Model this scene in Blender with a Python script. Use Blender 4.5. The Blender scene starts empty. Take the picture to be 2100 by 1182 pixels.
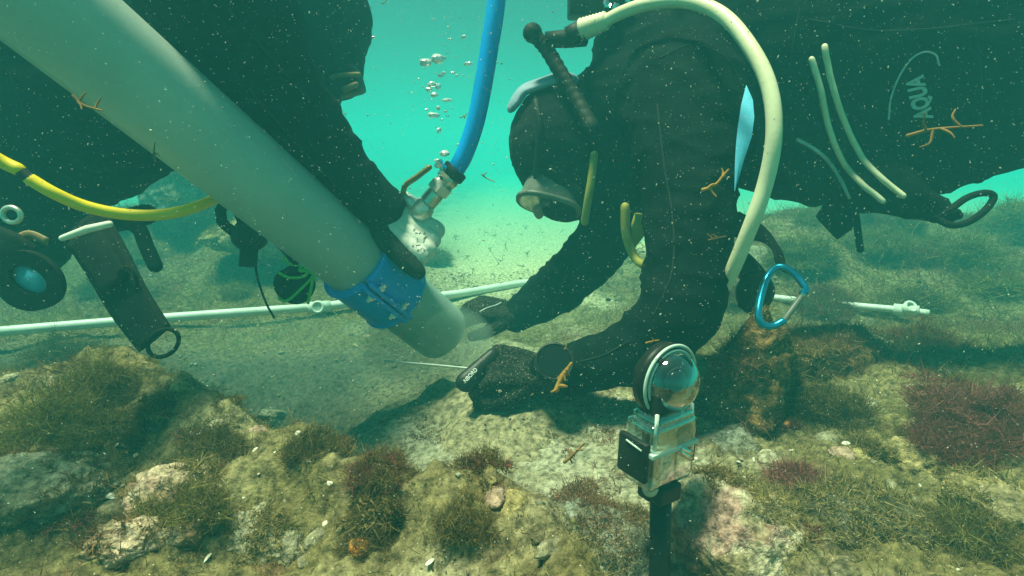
import bpy, bmesh, math, random
import numpy as np
from mathutils import Vector, Matrix
from mathutils.bvhtree import BVHTree

random.seed(7)
RNG = np.random.default_rng(11)
PI = math.pi
S = bpy.context.scene
C = S.collection

# ------------------------------------------------------------------ camera, world, sun, exposure
TH = math.radians(12.8)
CAMZ = 0.55
cd = bpy.data.cameras.new('camera')
cam = bpy.data.objects.new('camera', cd)
C.objects.link(cam)
cam.location = (0, 0, CAMZ)
cam.rotation_euler = (PI / 2 - TH, 0, 0)
cd.sensor_width = 36.0
cd.lens = 36.0 * 1146 / 2100
cd.clip_start = 0.02
cd.clip_end = 500
S.camera = cam

SUN_DIR = Vector((-0.24, -0.01, 1.0)).normalized()      # towards the sun
w = bpy.data.worlds.new('World')
S.world = w
w.use_nodes = True
nt = w.node_tree
nt.nodes.clear()
sky = nt.nodes.new('ShaderNodeTexSky')
sky.sky_type = 'NISHITA'
sky.sun_disc = False
sky.sun_elevation = math.asin(SUN_DIR.z)
sky.sun_rotation = math.atan2(SUN_DIR.x, SUN_DIR.y)
tint = nt.nodes.new('ShaderNodeMix')
tint.data_type = 'RGBA'
tint.blend_type = 'MULTIPLY'
tint.inputs[0].default_value = 1.0
tint.inputs[7].default_value = (0.44, 0.35, 0.25, 1)   # daylight filtered by the water column above
bg = nt.nodes.new('ShaderNodeBackground')
bg.inputs[1].default_value = 0.05
wo = nt.nodes.new('ShaderNodeOutputWorld')
nt.links.new(sky.outputs[0], tint.inputs[6])
nt.links.new(tint.outputs[2], bg.inputs[0])
nt.links.new(bg.outputs[0], wo.inputs[0])

sl = bpy.data.lights.new('sun', 'SUN')
sl.energy = 5.0
sl.angle = math.radians(13)
sl.color = (1.0, 0.84, 0.55)
so = bpy.data.objects.new('sun', sl)
C.objects.link(so)
so.location = (0, 0, 3)
so.rotation_euler = SUN_DIR.to_track_quat('Z', 'Y').to_euler()

S.view_settings.view_transform = 'Standard'
S.view_settings.look = 'None'
S.view_settings.gamma = 1
S.view_settings.use_curve_mapping = False
S.view_settings.exposure = 1.12
S.render.engine = 'CYCLES'
S.cycles.use_denoising = True
S.cycles.max_bounces = 6
S.cycles.volume_bounces = 1
S.cycles.transparent_max_bounces = 12
S.cycles.caustics_reflective = False
S.cycles.caustics_refractive = False

# ------------------------------------------------------------------ helpers
FWD = np.array([0, math.cos(TH), -math.sin(TH)])
UP = np.array([0, math.sin(TH), math.cos(TH)])
RT = np.array([1.0, 0, 0])
CAM = np.array([0, 0, CAMZ])


def ray(px, py):
    return FWD + RT * ((px - 1050) / 1146) - UP * ((py - 591) / 1146)


def P(px, py, d):
    """the place seen at photo point (px, py), d metres ahead"""
    return CAM + ray(px, py) * d


def _hash(ix, iy, iz, seed):
    n = (ix * 73856093) ^ (iy * 19349663) ^ (iz * 83492791) ^ (seed * 2654435)
    n = n & 0x7fffffff
    n = (n ^ (n >> 13)) * 1274126177 & 0x7fffffff
    n = (n ^ (n >> 16)) * 668265263 & 0x7fffffff
    return ((n ^ (n >> 15)) & 0xffff) / 32767.5 - 1.0


def vn(p, seed=0):
    p = np.asarray(p, float)
    i = np.floor(p).astype(np.int64)
    f = p - i
    f = f * f * f * (f * (f * 6 - 15) + 10)
    r = 0
    for dx in (0, 1):
        wx = f[:, 0] if dx else 1 - f[:, 0]
        for dy in (0, 1):
            wy = f[:, 1] if dy else 1 - f[:, 1]
            for dz in (0, 1):
                wz = f[:, 2] if dz else 1 - f[:, 2]
                r = r + wx * wy * wz * _hash(i[:, 0] + dx, i[:, 1] + dy, i[:, 2] + dz, seed)
    return r


def fbm(p, oct=4, seed=0, gain=0.5):
    a, r, t = 1.0, 0, 0
    p = np.asarray(p, float)
    for k in range(oct):
        r = r + a * vn(p * (2.03 ** k) + 17.3 * k, seed + k)
        t += a
        a *= gain
    return r / t


def sst(a, b, x):
    t = np.clip((x - a) / (b - a), 0, 1)
    return t * t * (3 - 2 * t)


def wloc(o):
    v = Vector(o.location)
    while o.parent:
        o = o.parent
        v = v + Vector(o.location)
    return v


def tag(o, label=None, cat=None, group=None, kind=None):
    if label: o['label'] = label
    if cat: o['category'] = cat
    if group: o['group'] = group
    if kind: o['kind'] = kind
    return o


def thing(name, loc, label, cat, group=None):
    o = bpy.data.objects.new(name, None)
    o.empty_display_size = 0.05
    o.location = Vector([float(v) for v in loc])
    C.objects.link(o)
    return tag(o, label, cat, group)


def link_mesh(name, V, F, mat, parent=None, smooth=True, cols=None, origin=None):
    """link arrays (world places) as ONE mesh object"""
    V = np.asarray(V, float)
    if parent is not None:
        org = np.array(wloc(parent))
    elif origin is not None:
        org = np.array(origin, float)
    else:
        org = np.array([(V[:, 0].min() + V[:, 0].max()) / 2, (V[:, 1].min() + V[:, 1].max()) / 2, V[:, 2].min()])
    me = bpy.data.meshes.new(name)
    if isinstance(F, np.ndarray):
        nf, k = F.shape
        me.vertices.add(len(V))
        me.vertices.foreach_set('co', (V - org).astype(np.float32).ravel())
        me.loops.add(nf * k)
        me.loops.foreach_set('vertex_index', F.astype(np.int32).ravel())
        me.polygons.add(nf)
        me.polygons.foreach_set('loop_start', np.arange(0, nf * k, k, dtype=np.int32))
        me.update(calc_edges=True)
    else:
        me.from_pydata((V - org).tolist(), [], F)
        me.update()
    if smooth:
        me.polygons.foreach_set('use_smooth', np.ones(len(me.polygons), dtype=bool))
    if cols is not None:
        at = me.color_attributes.new('tone', 'FLOAT_COLOR', 'POINT')
        c4 = np.ones((len(V), 4), np.float32)
        c4[:, :3] = cols
        at.data.foreach_set('color', c4.ravel())
    if mat is not None:
        me.materials.append(mat)
    o = bpy.data.objects.new(name, me)
    C.objects.link(o)
    if parent is not None:
        o.parent = parent
    else:
        o.location = Vector(org.tolist())
    return o


def catmull(pts, n=8):
    pts = [np.asarray(p, float) for p in pts]
    if len(pts) < 3:
        return np.array([pts[0] + (pts[1] - pts[0]) * t for t in np.linspace(0, 1, n + 1)])
    q = [2 * pts[0] - pts[1]] + pts + [2 * pts[-1] - pts[-2]]
    out = []
    for i in range(1, len(q) - 2):
        a, b, c, d = q[i - 1], q[i], q[i + 1], q[i + 2]
        for t in np.linspace(0, 1, n, endpoint=False):
            out.append(0.5 * (2 * b + (c - a) * t + (2 * a - 5 * b + 4 * c - d) * t * t + (3 * b - a - 3 * c + d) * t ** 3))
    out.append(pts[-1])
    return np.array(out)


class M:
    """collects tubes, lathes and boxes for one mesh"""
    def __init__(self):
        self.v, self.f, self.n = [], [], 0

    def add(self, V, F):
        self.v.append(np.asarray(V, float))
        self.f += [tuple(int(i) + self.n for i in f) for f in F]
        self.n += len(V)
        return self

    def tube(self, pts, r, seg=12, cap=True, up=None, closed=False, round_end=False):
        pts = np.asarray(pts, float)
        n = len(pts)
        r = np.asarray(r, float)
        if r.ndim == 0:
            r = np.full((n, 2), float(r))
        elif r.ndim == 1:
            r = np.stack([r, r], 1)
        if round_end:
            # hemispherical ends
            def ends(p, d, rr):
                P_, R_ = [], []
                for a in (80, 60, 35):
                    P_.append(p + d * rr.mean() * math.sin(math.radians(a)))
                    R_.append(rr * math.cos(math.radians(a)))
                return P_, R_
            d0 = pts[0] - pts[1]; d0 /= np.linalg.norm(d0)
            d1 = pts[-1] - pts[-2]; d1 /= np.linalg.norm(d1)
            a, ra = ends(pts[0], d0, r[0])
            b, rb = ends(pts[-1], d1, r[-1])
            pts = np.vstack([a, pts, b[::-1]])
            r = np.vstack([ra, r, rb[::-1]])
            n = len(pts)
        T = np.gradient(pts, axis=0)
        if closed:
            T = np.roll(pts, -1, 0) - np.roll(pts, 1, 0)
        T /= np.linalg.norm(T, axis=1)[:, None] + 1e-12
        A = np.zeros((n, 3)); B = np.zeros((n, 3))
        ref = np.array([0, 0, 1.0]) if abs(T[0][2]) < 0.9 else np.array([1.0, 0, 0])
        if up is not None:
            ref = np.asarray(up, float)
        prev = None
        for i in range(n):
            base = ref if (prev is None or up is not None) else prev
            b = base - T[i] * np.dot(base, T[i])
            b /= np.linalg.norm(b) + 1e-12
            prev = b
            B[i] = b
            A[i] = np.cross(T[i], b)
        ang = np.linspace(0, 2 * PI, seg, endpoint=False)
        V = (pts[:, None, :] + A[:, None, :] * (np.cos(ang)[None, :, None] * r[:, 0][:, None, None])
             + B[:, None, :] * (np.sin(ang)[None, :, None] * r[:, 1][:, None, None])).reshape(-1, 3)
        F = []
        for i in range(n if closed else n - 1):
            j = (i + 1) % n
            for k in range(seg):
                k2 = (k + 1) % seg
                F.append((i * seg + k, i * seg + k2, j * seg + k2, j * seg + k))
        if cap and not closed:
            F.append(tuple(range(seg - 1, -1, -1)))
            F.append(tuple((n - 1) * seg + k for k in range(seg)))
        return self.add(V, F)

    def ell(self, c, rad, axes=None, nu=20, nv=12):
        c = np.asarray(c, float)
        ax = np.eye(3) if axes is None else np.asarray(axes, float)
        V, F = [], []
        for i in range(nv + 1):
            t = PI * i / nv
            for j in range(nu):
                u = 2 * PI * j / nu
                l = np.array([math.sin(t) * math.cos(u), math.sin(t) * math.sin(u), math.cos(t)]) * rad
                V.append(c + l @ ax)
        for i in range(nv):
            for j in range(nu):
                j2 = (j + 1) % nu
                F.append((i * nu + j, (i + 1) * nu + j, (i + 1) * nu + j2, i * nu + j2))
        return self.add(V, F)

    def box(self, c, half, axes=None, bev=0.0):
        c = np.asarray(c, float)
        ax = np.eye(3) if axes is None else np.asarray(axes, float)
        bm = bmesh.new()
        bmesh.ops.create_cube(bm, size=2.0)
        for v in bm.verts:
            v.co = Vector((v.co.x * half[0], v.co.y * half[1], v.co.z * half[2]))
        if bev > 0:
            bmesh.ops.bevel(bm, geom=list(bm.edges), offset=bev, segments=2, affect='EDGES', profile=0.6)
        bm.verts.index_update()
        V = np.array([v.co[:] for v in bm.verts]) @ ax + c
        F = [[v.index for v in f.verts] for f in bm.faces]
        bm.free()
        return self.add(V, F)

    def lathe(self, p0, axis, prof, seg=24, cap=True):
        """prof: (distance along axis, radius)"""
        axis = np.asarray(axis, float); axis = axis / np.linalg.norm(axis)
        ref = np.array([0, 0, 1.0]) if abs(axis[2]) < 0.9 else np.array([1.0, 0, 0])
        b = ref - axis * np.dot(ref, axis); b /= np.linalg.norm(b)
        a = np.cross(axis, b)
        V, F = [], []
        for (t, r) in prof:
            for k in range(seg):
                an = 2 * PI * k / seg
                V.append(np.asarray(p0) + axis * t + (a * math.cos(an) + b * math.sin(an)) * r)
        n = len(prof)
        for i in range(n - 1):
            for k in range(seg):
                k2 = (k + 1) % seg
                F.append((i * seg + k, i * seg + k2, (i + 1) * seg + k2, (i + 1) * seg + k))
        if cap:
            F.append(tuple(range(seg - 1, -1, -1)))
            F.append(tuple((n - 1) * seg + k for k in range(seg)))
        return self.add(V, F)

    def ribbon(self, pts, widths, thick, face=None):
        """flat strap: pts, half widths, half thickness, face = direction its flat side looks"""
        n = len(pts)
        wd = np.asarray(widths, float)
        if wd.ndim == 0: wd = np.full(n, float(wd))
        return self.tube(pts, np.stack([wd, np.full(n, thick)], 1), seg=8, up=face)

    def build(self, name, mat, parent=None, smooth=True, **k):
        return link_mesh(name, np.vstack(self.v), self.f, mat, parent, smooth, **k)


def T(name, pts, r, mat, parent=None, n=8, seg=12, **k):
    m = M().tube(catmull(pts, n), r, seg=seg, round_end=True)
    return m.build(name, mat, parent, **k)


def remesh(parts, voxel, smooth=8, wr=None):
    """union of overlapping closed shapes as one continuous skin"""
    me = bpy.data.meshes.new('skin_source')
    me.from_pydata(np.vstack(parts.v).tolist(), [], parts.f)
    o = bpy.data.objects.new('skin_source', me)
    C.objects.link(o)
    r = o.modifiers.new('r', 'REMESH'); r.mode = 'VOXEL'; r.voxel_size = voxel
    s = o.modifiers.new('s', 'SMOOTH'); s.factor = 0.5; s.iterations = smooth
    dg = bpy.context.evaluated_depsgraph_get()
    ev = o.evaluated_get(dg)
    m2 = ev.to_mesh()
    V = np.empty(len(m2.vertices) * 3, np.float32); m2.vertices.foreach_get('co', V); V = V.reshape(-1, 3).astype(float)
    N = np.empty(len(m2.vertices) * 3, np.float32); m2.vertices.foreach_get('normal', N); N = N.reshape(-1, 3).astype(float)
    F = [tuple(p.vertices) for p in m2.polygons]
    ev.to_mesh_clear()
    bpy.data.objects.remove(o)
    bpy.data.meshes.remove(me)
    if all(len(f) == 4 for f in F):
        F = np.array(F)
    if wr is not None:
        V = V + N * wr(V, N)[:, None]
    return V, F


# ------------------------------------------------------------------ materials
def newmat(name):
    m = bpy.data.materials.new(name)
    m.use_nodes = True
    n = m.node_tree.nodes
    n.clear()
    out = n.new('ShaderNodeOutputMaterial')
    return m, n, m.node_tree.links, out


def mat(name, col, col2=None, rough=0.6, scale=40.0, bump=0.0, bscale=None, metal=0.0, attr=False, spec=0.4, speck=None, sheen=0.0, trans=0.0, detail=6.0, thr=(0.35, 0.65), coat=0.0):
    m, n, L, out = newmat(name)
    b = n.new('ShaderNodeBsdfPrincipled')
    b.inputs['Roughness'].default_value = rough
    b.inputs['Metallic'].default_value = metal
    b.inputs['Specular IOR Level'].default_value = spec
    b.inputs['Coat Weight'].default_value = coat
    b.inputs['Sheen Weight'].default_value = sheen
    tc = n.new('ShaderNodeTexCoord')
    nz = n.new('ShaderNodeTexNoise')
    nz.inputs['Scale'].default_value = scale
    nz.inputs['Detail'].default_value = detail
    nz.inputs['Roughness'].default_value = 0.65
    L.new(tc.outputs['Object'], nz.inputs['Vector'])
    rp = n.new('ShaderNodeValToRGB')
    rp.color_ramp.elements[0].position, rp.color_ramp.elements[1].position = thr
    c2 = col2 if col2 is not None else tuple(min(1, c * 1.25) for c in col)
    rp.color_ramp.elements[0].color = (*col, 1)
    rp.color_ramp.elements[1].color = (*c2, 1)
    L.new(nz.outputs['Fac'], rp.inputs['Fac'])
    src = rp.outputs['Color']
    if attr:
        a = n.new('ShaderNodeAttribute')
        a.attribute_name = 'tone'
        mx = n.new('ShaderNodeMix'); mx.data_type = 'RGBA'; mx.blend_type = 'MULTIPLY'
        mx.inputs[0].default_value = 1.0
        L.new(a.outputs['Color'], mx.inputs[6]); L.new(src, mx.inputs[7])
        src = mx.outputs[2]
    if speck is not None:
        vo = n.new('ShaderNodeTexVoronoi')
        vo.inputs['Scale'].default_value = speck[0]
        L.new(tc.outputs['Object'], vo.inputs['Vector'])
        r2 = n.new('ShaderNodeValToRGB')
        r2.color_ramp.elements[0].position = speck[1] * 0.6
        r2.color_ramp.elements[1].position = speck[1]
        r2.color_ramp.elements[0].color = (1, 1, 1, 1)
        r2.color_ramp.elements[1].color = (0, 0, 0, 1)
        L.new(vo.outputs['Distance'], r2.inputs['Fac'])
        mx = n.new('ShaderNodeMix'); mx.data_type = 'RGBA'
        L.new(r2.outputs['Color'], mx.inputs[0])
        L.new(src, mx.inputs[6])
        mx.inputs[7].default_value = (*speck[2], 1)
        src = mx.outputs[2]
    L.new(src, b.inputs['Base Color'])
    if bump > 0:
        nb = n.new('ShaderNodeTexNoise')
        nb.inputs['Scale'].default_value = bscale or scale * 3
        nb.inputs['Detail'].default_value = 5
        L.new(tc.outputs['Object'], nb.inputs['Vector'])
        bp = n.new('ShaderNodeBump')
        bp.inputs['Strength'].default_value = bump
        bp.inputs['Distance'].default_value = 0.004
        L.new(nb.outputs['Fac'], bp.inputs['Height'])
        L.new(bp.outputs['Normal'], b.inputs['Normal'])
    sh = b.outputs[0]
    if trans > 0:
        tr = n.new('ShaderNodeBsdfTranslucent')
        L.new(src, tr.inputs['Color'])
        ms = n.new('ShaderNodeMixShader')
        ms.inputs[0].default_value = trans
        L.new(b.outputs[0], ms.inputs[1]); L.new(tr.outputs[0], ms.inputs[2])
        sh = ms.outputs[0]
    L.new(sh, out.inputs['Surface'])
    return m


def clear_mat(name, tintc=(0.9, 1, 0.97), gloss=0.12, rough=0.03, edge=0.85):
    """clear plastic or glass: see-through face on, mirror-like at its edges"""
    m, n, L, out = newmat(name)
    t = n.new('ShaderNodeBsdfTransparent'); t.inputs[0].default_value = (*tintc, 1)
    g = n.new('ShaderNodeBsdfGlossy'); g.inputs['Roughness'].default_value = rough
    g.inputs['Color'].default_value = (0.95, 1, 0.98, 1)
    lw = n.new('ShaderNodeLayerWeight'); lw.inputs[0].default_value = 0.45
    mr = n.new('ShaderNodeMapRange')
    mr.inputs['To Min'].default_value = gloss
    mr.inputs['To Max'].default_value = edge
    L.new(lw.outputs['Facing'], mr.inputs['Value'])
    mx = n.new('ShaderNodeMixShader')
    L.new(mr.outputs[0], mx.inputs[0]); L.new(t.outputs[0], mx.inputs[1]); L.new(g.outputs[0], mx.inputs[2])
    L.new(mx.outputs[0], out.inputs['Surface'])
    return m


K = {}
K['suit'] = mat('neoprene', (0.003, 0.006, 0.005), (0.007, 0.012, 0.011), rough=0.85, scale=14, bump=0.3, bscale=220, spec=0.05, sheen=0.0, speck=(95, 0.10, (0.14, 0.15, 0.12)))
K['suit_left'] = mat('neoprene_worn', (0.004, 0.007, 0.006), (0.008, 0.013, 0.012), rough=0.85, scale=12, bump=0.3, bscale=220, spec=0.05, sheen=0.0, speck=(95, 0.09, (0.14, 0.15, 0.12)))
K['hood'] = mat('hood_neoprene', (0.007, 0.009, 0.010), (0.018, 0.022, 0.023), rough=0.8, spec=0.15, scale=18, bump=0.2, bscale=200, speck=(80, 0.09, (0.14, 0.15, 0.12)))
K['glove_black'] = mat('black_glove', (0.008, 0.009, 0.008), (0.07, 0.07, 0.055), rough=0.9, spec=0.1, scale=260, thr=(0.45, 0.75), bump=0.6, bscale=600, speck=(230, 0.22, (0.24, 0.24, 0.18)))
K['glove_white'] = mat('white_knit_glove', (0.76, 0.75, 0.66), (0.86, 0.85, 0.77), rough=0.9, scale=60, bump=0.35, bscale=700)
K['glove_dark'] = mat('glove_rubber', (0.008, 0.010, 0.009), (0.028, 0.032, 0.029), rough=0.85, spec=0.12, scale=80, bump=0.5, bscale=500)
K['web'] = mat('black_webbing', (0.006, 0.008, 0.007), (0.013, 0.016, 0.014), rough=0.85, spec=0.12, scale=60, bump=0.4, bscale=600)
K['black'] = mat('black_plastic', (0.008, 0.009, 0.009), (0.016, 0.018, 0.017), rough=0.45, spec=0.25, scale=60, bump=0.05)
K['rubber'] = mat('grey_rubber', (0.014, 0.015, 0.014), (0.032, 0.031, 0.027), rough=0.6, spec=0.2, scale=50, bump=0.1)
K['cream'] = mat('cream_hose', (0.70, 0.66, 0.44), (0.80, 0.77, 0.55), rough=0.4, scale=18, bump=0.08, bscale=150)
K['yellow'] = mat('yellow_hose', (0.86, 0.60, 0.004), (0.92, 0.68, 0.01), rough=0.4, scale=20, bump=0.08, bscale=200)
K['yellow_dull'] = mat('faded_yellow_hose', (0.36, 0.31, 0.05), (0.44, 0.40, 0.08), rough=0.6, scale=30, bump=0.2, bscale=200)
K['blue_hose'] = mat('blue_hose', (0.0, 0.32, 0.92), (0.0, 0.38, 0.97), rough=0.38, scale=12, bump=0.03, bscale=120)
K['blue'] = mat('blue_plastic', (0.0, 0.27, 0.85), (0.002, 0.32, 0.92), rough=0.38, scale=25, bump=0.06, bscale=200)
K['light_blue'] = mat('pale_blue_fabric', (0.08, 0.44, 0.68), (0.11, 0.50, 0.74), rough=0.8, scale=60, bump=0.2, bscale=500)
K['duct'] = mat('duct_plastic', (0.52, 0.61, 0.57), (0.62, 0.70, 0.65), rough=0.45, scale=5, bump=0.08, bscale=60, trans=0.05, speck=(60, 0.05, (0.18, 0.19, 0.13)))
K['pvc'] = mat('white_pvc', (0.66, 0.70, 0.62), (0.80, 0.82, 0.74), rough=0.4, scale=14, bump=0.06, bscale=120)
K['steel'] = mat('steel', (0.55, 0.57, 0.52), (0.75, 0.77, 0.72), rough=0.28, scale=50, metal=1.0, bump=0.05)
K['chrome'] = mat('chrome', (0.80, 0.84, 0.82), (0.9, 0.92, 0.9), rough=0.08, scale=30, metal=1.0)
K['zinc'] = mat('galvanised_metal', (0.60, 0.62, 0.56), (0.78, 0.80, 0.74), rough=0.35, scale=70, metal=0.6, bump=0.1)
K['bronze'] = mat('bronze_lever', (0.14, 0.10, 0.03), (0.24, 0.19, 0.07), rough=0.5, scale=60, metal=0.4, bump=0.1)
K['anod'] = mat('blue_anodised', (0.02, 0.30, 0.55), (0.04, 0.40, 0.66), rough=0.25, scale=40, metal=0.85)
K['green'] = mat('green_cord', (0.20, 0.80, 0.06), (0.28, 0.90, 0.10), rough=0.6, scale=80, bump=0.2)
K['label_white'] = mat('white_print', (0.70, 0.74, 0.70), (0.80, 0.83, 0.79), rough=0.6, scale=60)
K['print_grey'] = mat('grey_print', (0.36, 0.44, 0.44), (0.52, 0.60, 0.60), rough=0.6, scale=60)
K['ink'] = mat('grey_ink', (0.20, 0.21, 0.17), (0.3, 0.31, 0.25), rough=0.8)
K['orange_trim'] = mat('tan_trim', (0.26, 0.17, 0.07), (0.36, 0.25, 0.12), rough=0.7, scale=60, bump=0.2)
K['clear'] = clear_mat('clear_plastic', gloss=0.22, rough=0.06)
K['rim'] = mat('pale_clear_rim', (0.50, 0.60, 0.55), (0.62, 0.72, 0.67), rough=0.15, scale=40, spec=0.8)
K['dome'] = clear_mat('clear_dome', (0.90, 0.98, 0.95), gloss=0.17, rough=0.02, edge=0.98)
K['lens'] = mat('lens_glass', (0.004, 0.005, 0.005), (0.006, 0.007, 0.007), rough=0.2, spec=0.5)
K['maskglass'] = clear_mat('mask_glass', (0.88, 0.98, 0.95), gloss=0.10, rough=0.05, edge=0.6)
K['silicone'] = mat('grey_silicone', (0.11, 0.125, 0.11), (0.19, 0.205, 0.175), rough=0.4, scale=30, bump=0.08)
K['skin'] = mat('skin', (0.42, 0.27, 0.19), (0.5, 0.33, 0.24), rough=0.6, scale=40, bump=0.1)
K['ground'] = mat('seabed', (0.30, 0.29, 0.26), (1.65, 1.60, 1.48), rough=0.95, thr=(0.36, 0.66), scale=85, bump=0.9, bscale=260, attr=True, spec=0.1, detail=8, speck=(150, 0.10, (0.62, 0.57, 0.44)))
K['rock'] = mat('encrusted_rock', (0.34, 0.32, 0.28), (1.55, 1.50, 1.40), rough=0.95, thr=(0.36, 0.66), scale=110, bump=1.0, bscale=300, attr=True, spec=0.1, detail=8, speck=(190, 0.14, (0.66, 0.62, 0.50)))
K['algae'] = mat('algae_filament', (0.7, 0.7, 0.7), (1.2, 1.2, 1.2), rough=0.8, scale=60, attr=True, spec=0.15, trans=0.35)
K['shell'] = mat('shell', (0.62, 0.58, 0.46), (0.78, 0.75, 0.64), rough=0.5, scale=150, bump=0.2)
K['orange'] = mat('orange_sponge', (0.62, 0.20, 0.03), (0.72, 0.32, 0.07), rough=0.8, scale=150, bump=0.6)
K['amber'] = mat('amber_seaweed', (0.42, 0.20, 0.02), (0.58, 0.32, 0.05), rough=0.7, scale=120, bump=0.3, trans=0.3)
K['tan_weed'] = mat('tan_seaweed', (0.30, 0.15, 0.04), (0.40, 0.22, 0.07), rough=0.8, scale=120, bump=0.3, trans=0.3)
K['twig'] = mat('dark_sprig', (0.035, 0.035, 0.022), (0.08, 0.075, 0.04), rough=0.9, scale=80)
K['snow'] = mat('drifting_specks', (0.9, 0.95, 0.9), (1, 1, 1), rough=0.9, scale=30, trans=0.4, attr=True)

_n = K['duct'].node_tree
_o = [q for q in _n.nodes if q.type == 'OUTPUT_MATERIAL'][0]
_src = _o.inputs['Surface'].links[0].from_socket
_d = _n.nodes.new('ShaderNodeBsdfTransparent'); _d.inputs[0].default_value = (0.86, 0.95, 0.92, 1)
_m = _n.nodes.new('ShaderNodeMixShader'); _m.inputs[0].default_value = 0.38
_n.links.new(_src, _m.inputs[1]); _n.links.new(_d.outputs[0], _m.inputs[2]); _n.links.new(_m.outputs[0], _o.inputs['Surface'])

# bubble: thin clear shell, white mixed in for its bright reflections
K['bubble'] = clear_mat('bubble', (0.97, 1, 1), gloss=0.35, rough=0.12, edge=1.0)
_n = K['bubble'].node_tree
_o = [q for q in _n.nodes if q.type == 'OUTPUT_MATERIAL'][0]
_src = _o.inputs['Surface'].links[0].from_socket
_d = _n.nodes.new('ShaderNodeBsdfDiffuse'); _d.inputs[0].default_value = (0.85, 0.88, 0.86, 1)
_m = _n.nodes.new('ShaderNodeMixShader'); _m.inputs[0].default_value = 0.42
_n.links.new(_src, _m.inputs[1]); _n.links.new(_d.outputs[0], _m.inputs[2]); _n.links.new(_m.outputs[0], _o.inputs['Surface'])

# water body: the closed box of even haze
hm, hn, hL, hout = newmat('water_haze')
pv = hn.new('ShaderNodeVolumePrincipled')
pv.inputs['Color'].default_value = (0.05, 0.40, 0.43, 1)
pv.inputs['Absorption Color'].default_value = (0.0, 0.68, 0.74, 1)
pv.inputs['Density'].default_value = 0.28
pv.inputs['Anisotropy'].default_value = 0.1
hL.new(pv.outputs[0], hout.inputs['Volume'])

sm_, sn_, sL_, sout_ = newmat('silt_haze')
sv = sn_.new('ShaderNodeVolumePrincipled')
sv.inputs['Color'].default_value = (0.36, 0.50, 0.44, 1)
sv.inputs['Absorption Color'].default_value = (0.1, 0.15, 0.1, 1)
sv.inputs['Density'].default_value = 5.5
sL_.new(sv.outputs[0], sout_.inputs['Volume'])
sm2_ = sm_.copy()
sm2_.name = 'thin_silt_haze'
[q for q in sm2_.node_tree.nodes if q.type == 'PRINCIPLED_VOLUME'][0].inputs['Density'].default_value = 0.55
[q for q in sm2_.node_tree.nodes if q.type == 'PRINCIPLED_VOLUME'][0].inputs['Color'].default_value = (0.35, 0.75, 0.66, 1)

# ------------------------------------------------------------------ seabed
CREST = np.array([(-2.2, 1.45), (-1.25, 1.22), (-0.77, 1.00), (-0.42, 0.79), (-0.22, 0.66), (-0.06, 0.56), (0.06, 0.46), (0.12, 0.30)])


def crest_s(x, y):
    """distance to the edge of the left ledge, positive on the camera's side"""
    best = np.full(x.shape, 1e9)
    sgn = np.zeros(x.shape)
    for a, b in zip(CREST[:-1], CREST[1:]):
        ab = b - a
        L2 = ab @ ab
        t = np.clip(((x - a[0]) * ab[0] + (y - a[1]) * ab[1]) / L2, 0, 1)
        dx = x - (a[0] + ab[0] * t); dy = y - (a[1] + ab[1] * t)
        d = np.hypot(dx, dy)
        s = ab[0] * dy - ab[1] * dx
        upd = d < best
        best = np.where(upd, d, best)
        sgn = np.where(upd, np.where(s < 0, 1.0, -1.0), sgn)
    return best * sgn


def gs(x, y, cx, cy, rx, ry):
    return np.exp(-((x - cx) / rx) ** 2 - ((y - cy) / ry) ** 2)


def H(x, y, fine=True):
    x = np.asarray(x, float); y = np.asarray(y, float)
    p = np.stack([x, y, np.zeros_like(x)], -1)
    s = crest_s(x, y) + 0.05 * fbm(p * 5, 3, 3)
    z = (0.195 - 0.075 * sst(0.78, 1.05, y)) * sst(-0.11, 0.07, s) * (1 + 0.22 * fbm(p * 6.5, 3, 13))
    z = z + 0.055 * sst(1.0, 0.75, y) * np.exp(-((s - 0.05) / 0.06) ** 2) * (1 + 0.6 * fbm(p * 9, 3, 15))
    right = sst(-0.25, 0.35, x + 0.10 * fbm(p * 3, 2, 9)) * sst(1.75, 0.85, y) * sst(0.02, -0.1, s)
    z = np.maximum(z, (0.135 + 0.05 * sst(0.3, 0.7, x)) * right)
    z = np.maximum(z, 0.150 * gs(x, y, 0.03, 0.98, 0.44, 0.34) * sst(0.04, -0.10, s) * (1 + 0.10 * fbm(p * 7, 3, 17)))
    z = z - 0.19 * gs(x, y, -0.66, 1.20, 0.38, 0.28) * sst(0.0, -0.12, s)
    # weed-covered hummocks behind on the right and on the left
    hill = 0.36 * gs(x, y, 1.45, 2.60, 0.95, 0.50) + 0.02 * gs(x, y, 1.2, 1.6, 0.7, 0.4) + 0.16 * gs(x, y, 2.4, 2.0, 0.8, 0.8)
    hill = hill + 0.34 * gs(x, y, -1.75, 2.9, 0.75, 0.5) + 0.20 * gs(x, y, -1.0, 2.75, 0.45, 0.35) + 0.10 * gs(x, y, -0.35, 2.35, 0.2, 0.15)
    z = z - 0.075 * gs(x, y, 0.165, 0.47, 0.075, 0.12)
    # silt slope rising out of the hollow towards the slab
    z = z + 0.02 * pit(x, y, s) * fbm(np.stack([x * 3 + y * 4, (y - x) * 14, 0 * x], -1), 3, 55)
    z = z + hill * (0.85 + 0.35 * fbm(p * 4, 3, 21))
    rough = np.clip(0.25 + 0.75 * sst(2.6, 1.5, y) + 2.0 * hill, 0, 1)
    z = z + 0.035 * rough * fbm(p * 3.3, 4, 5)
    z = z + 0.020 * fbm(p * 1.1, 3, 31) * sst(2, 5, y)
    if fine:
        near = sst(2.4, 0.8, y)
        z = z + near * (0.020 * fbm(p * 13, 3, 7) + 0.011 * np.abs(fbm(p * 42, 3, 8)) * rough + 0.004 * fbm(p * 95, 2, 10))
    return z


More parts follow.
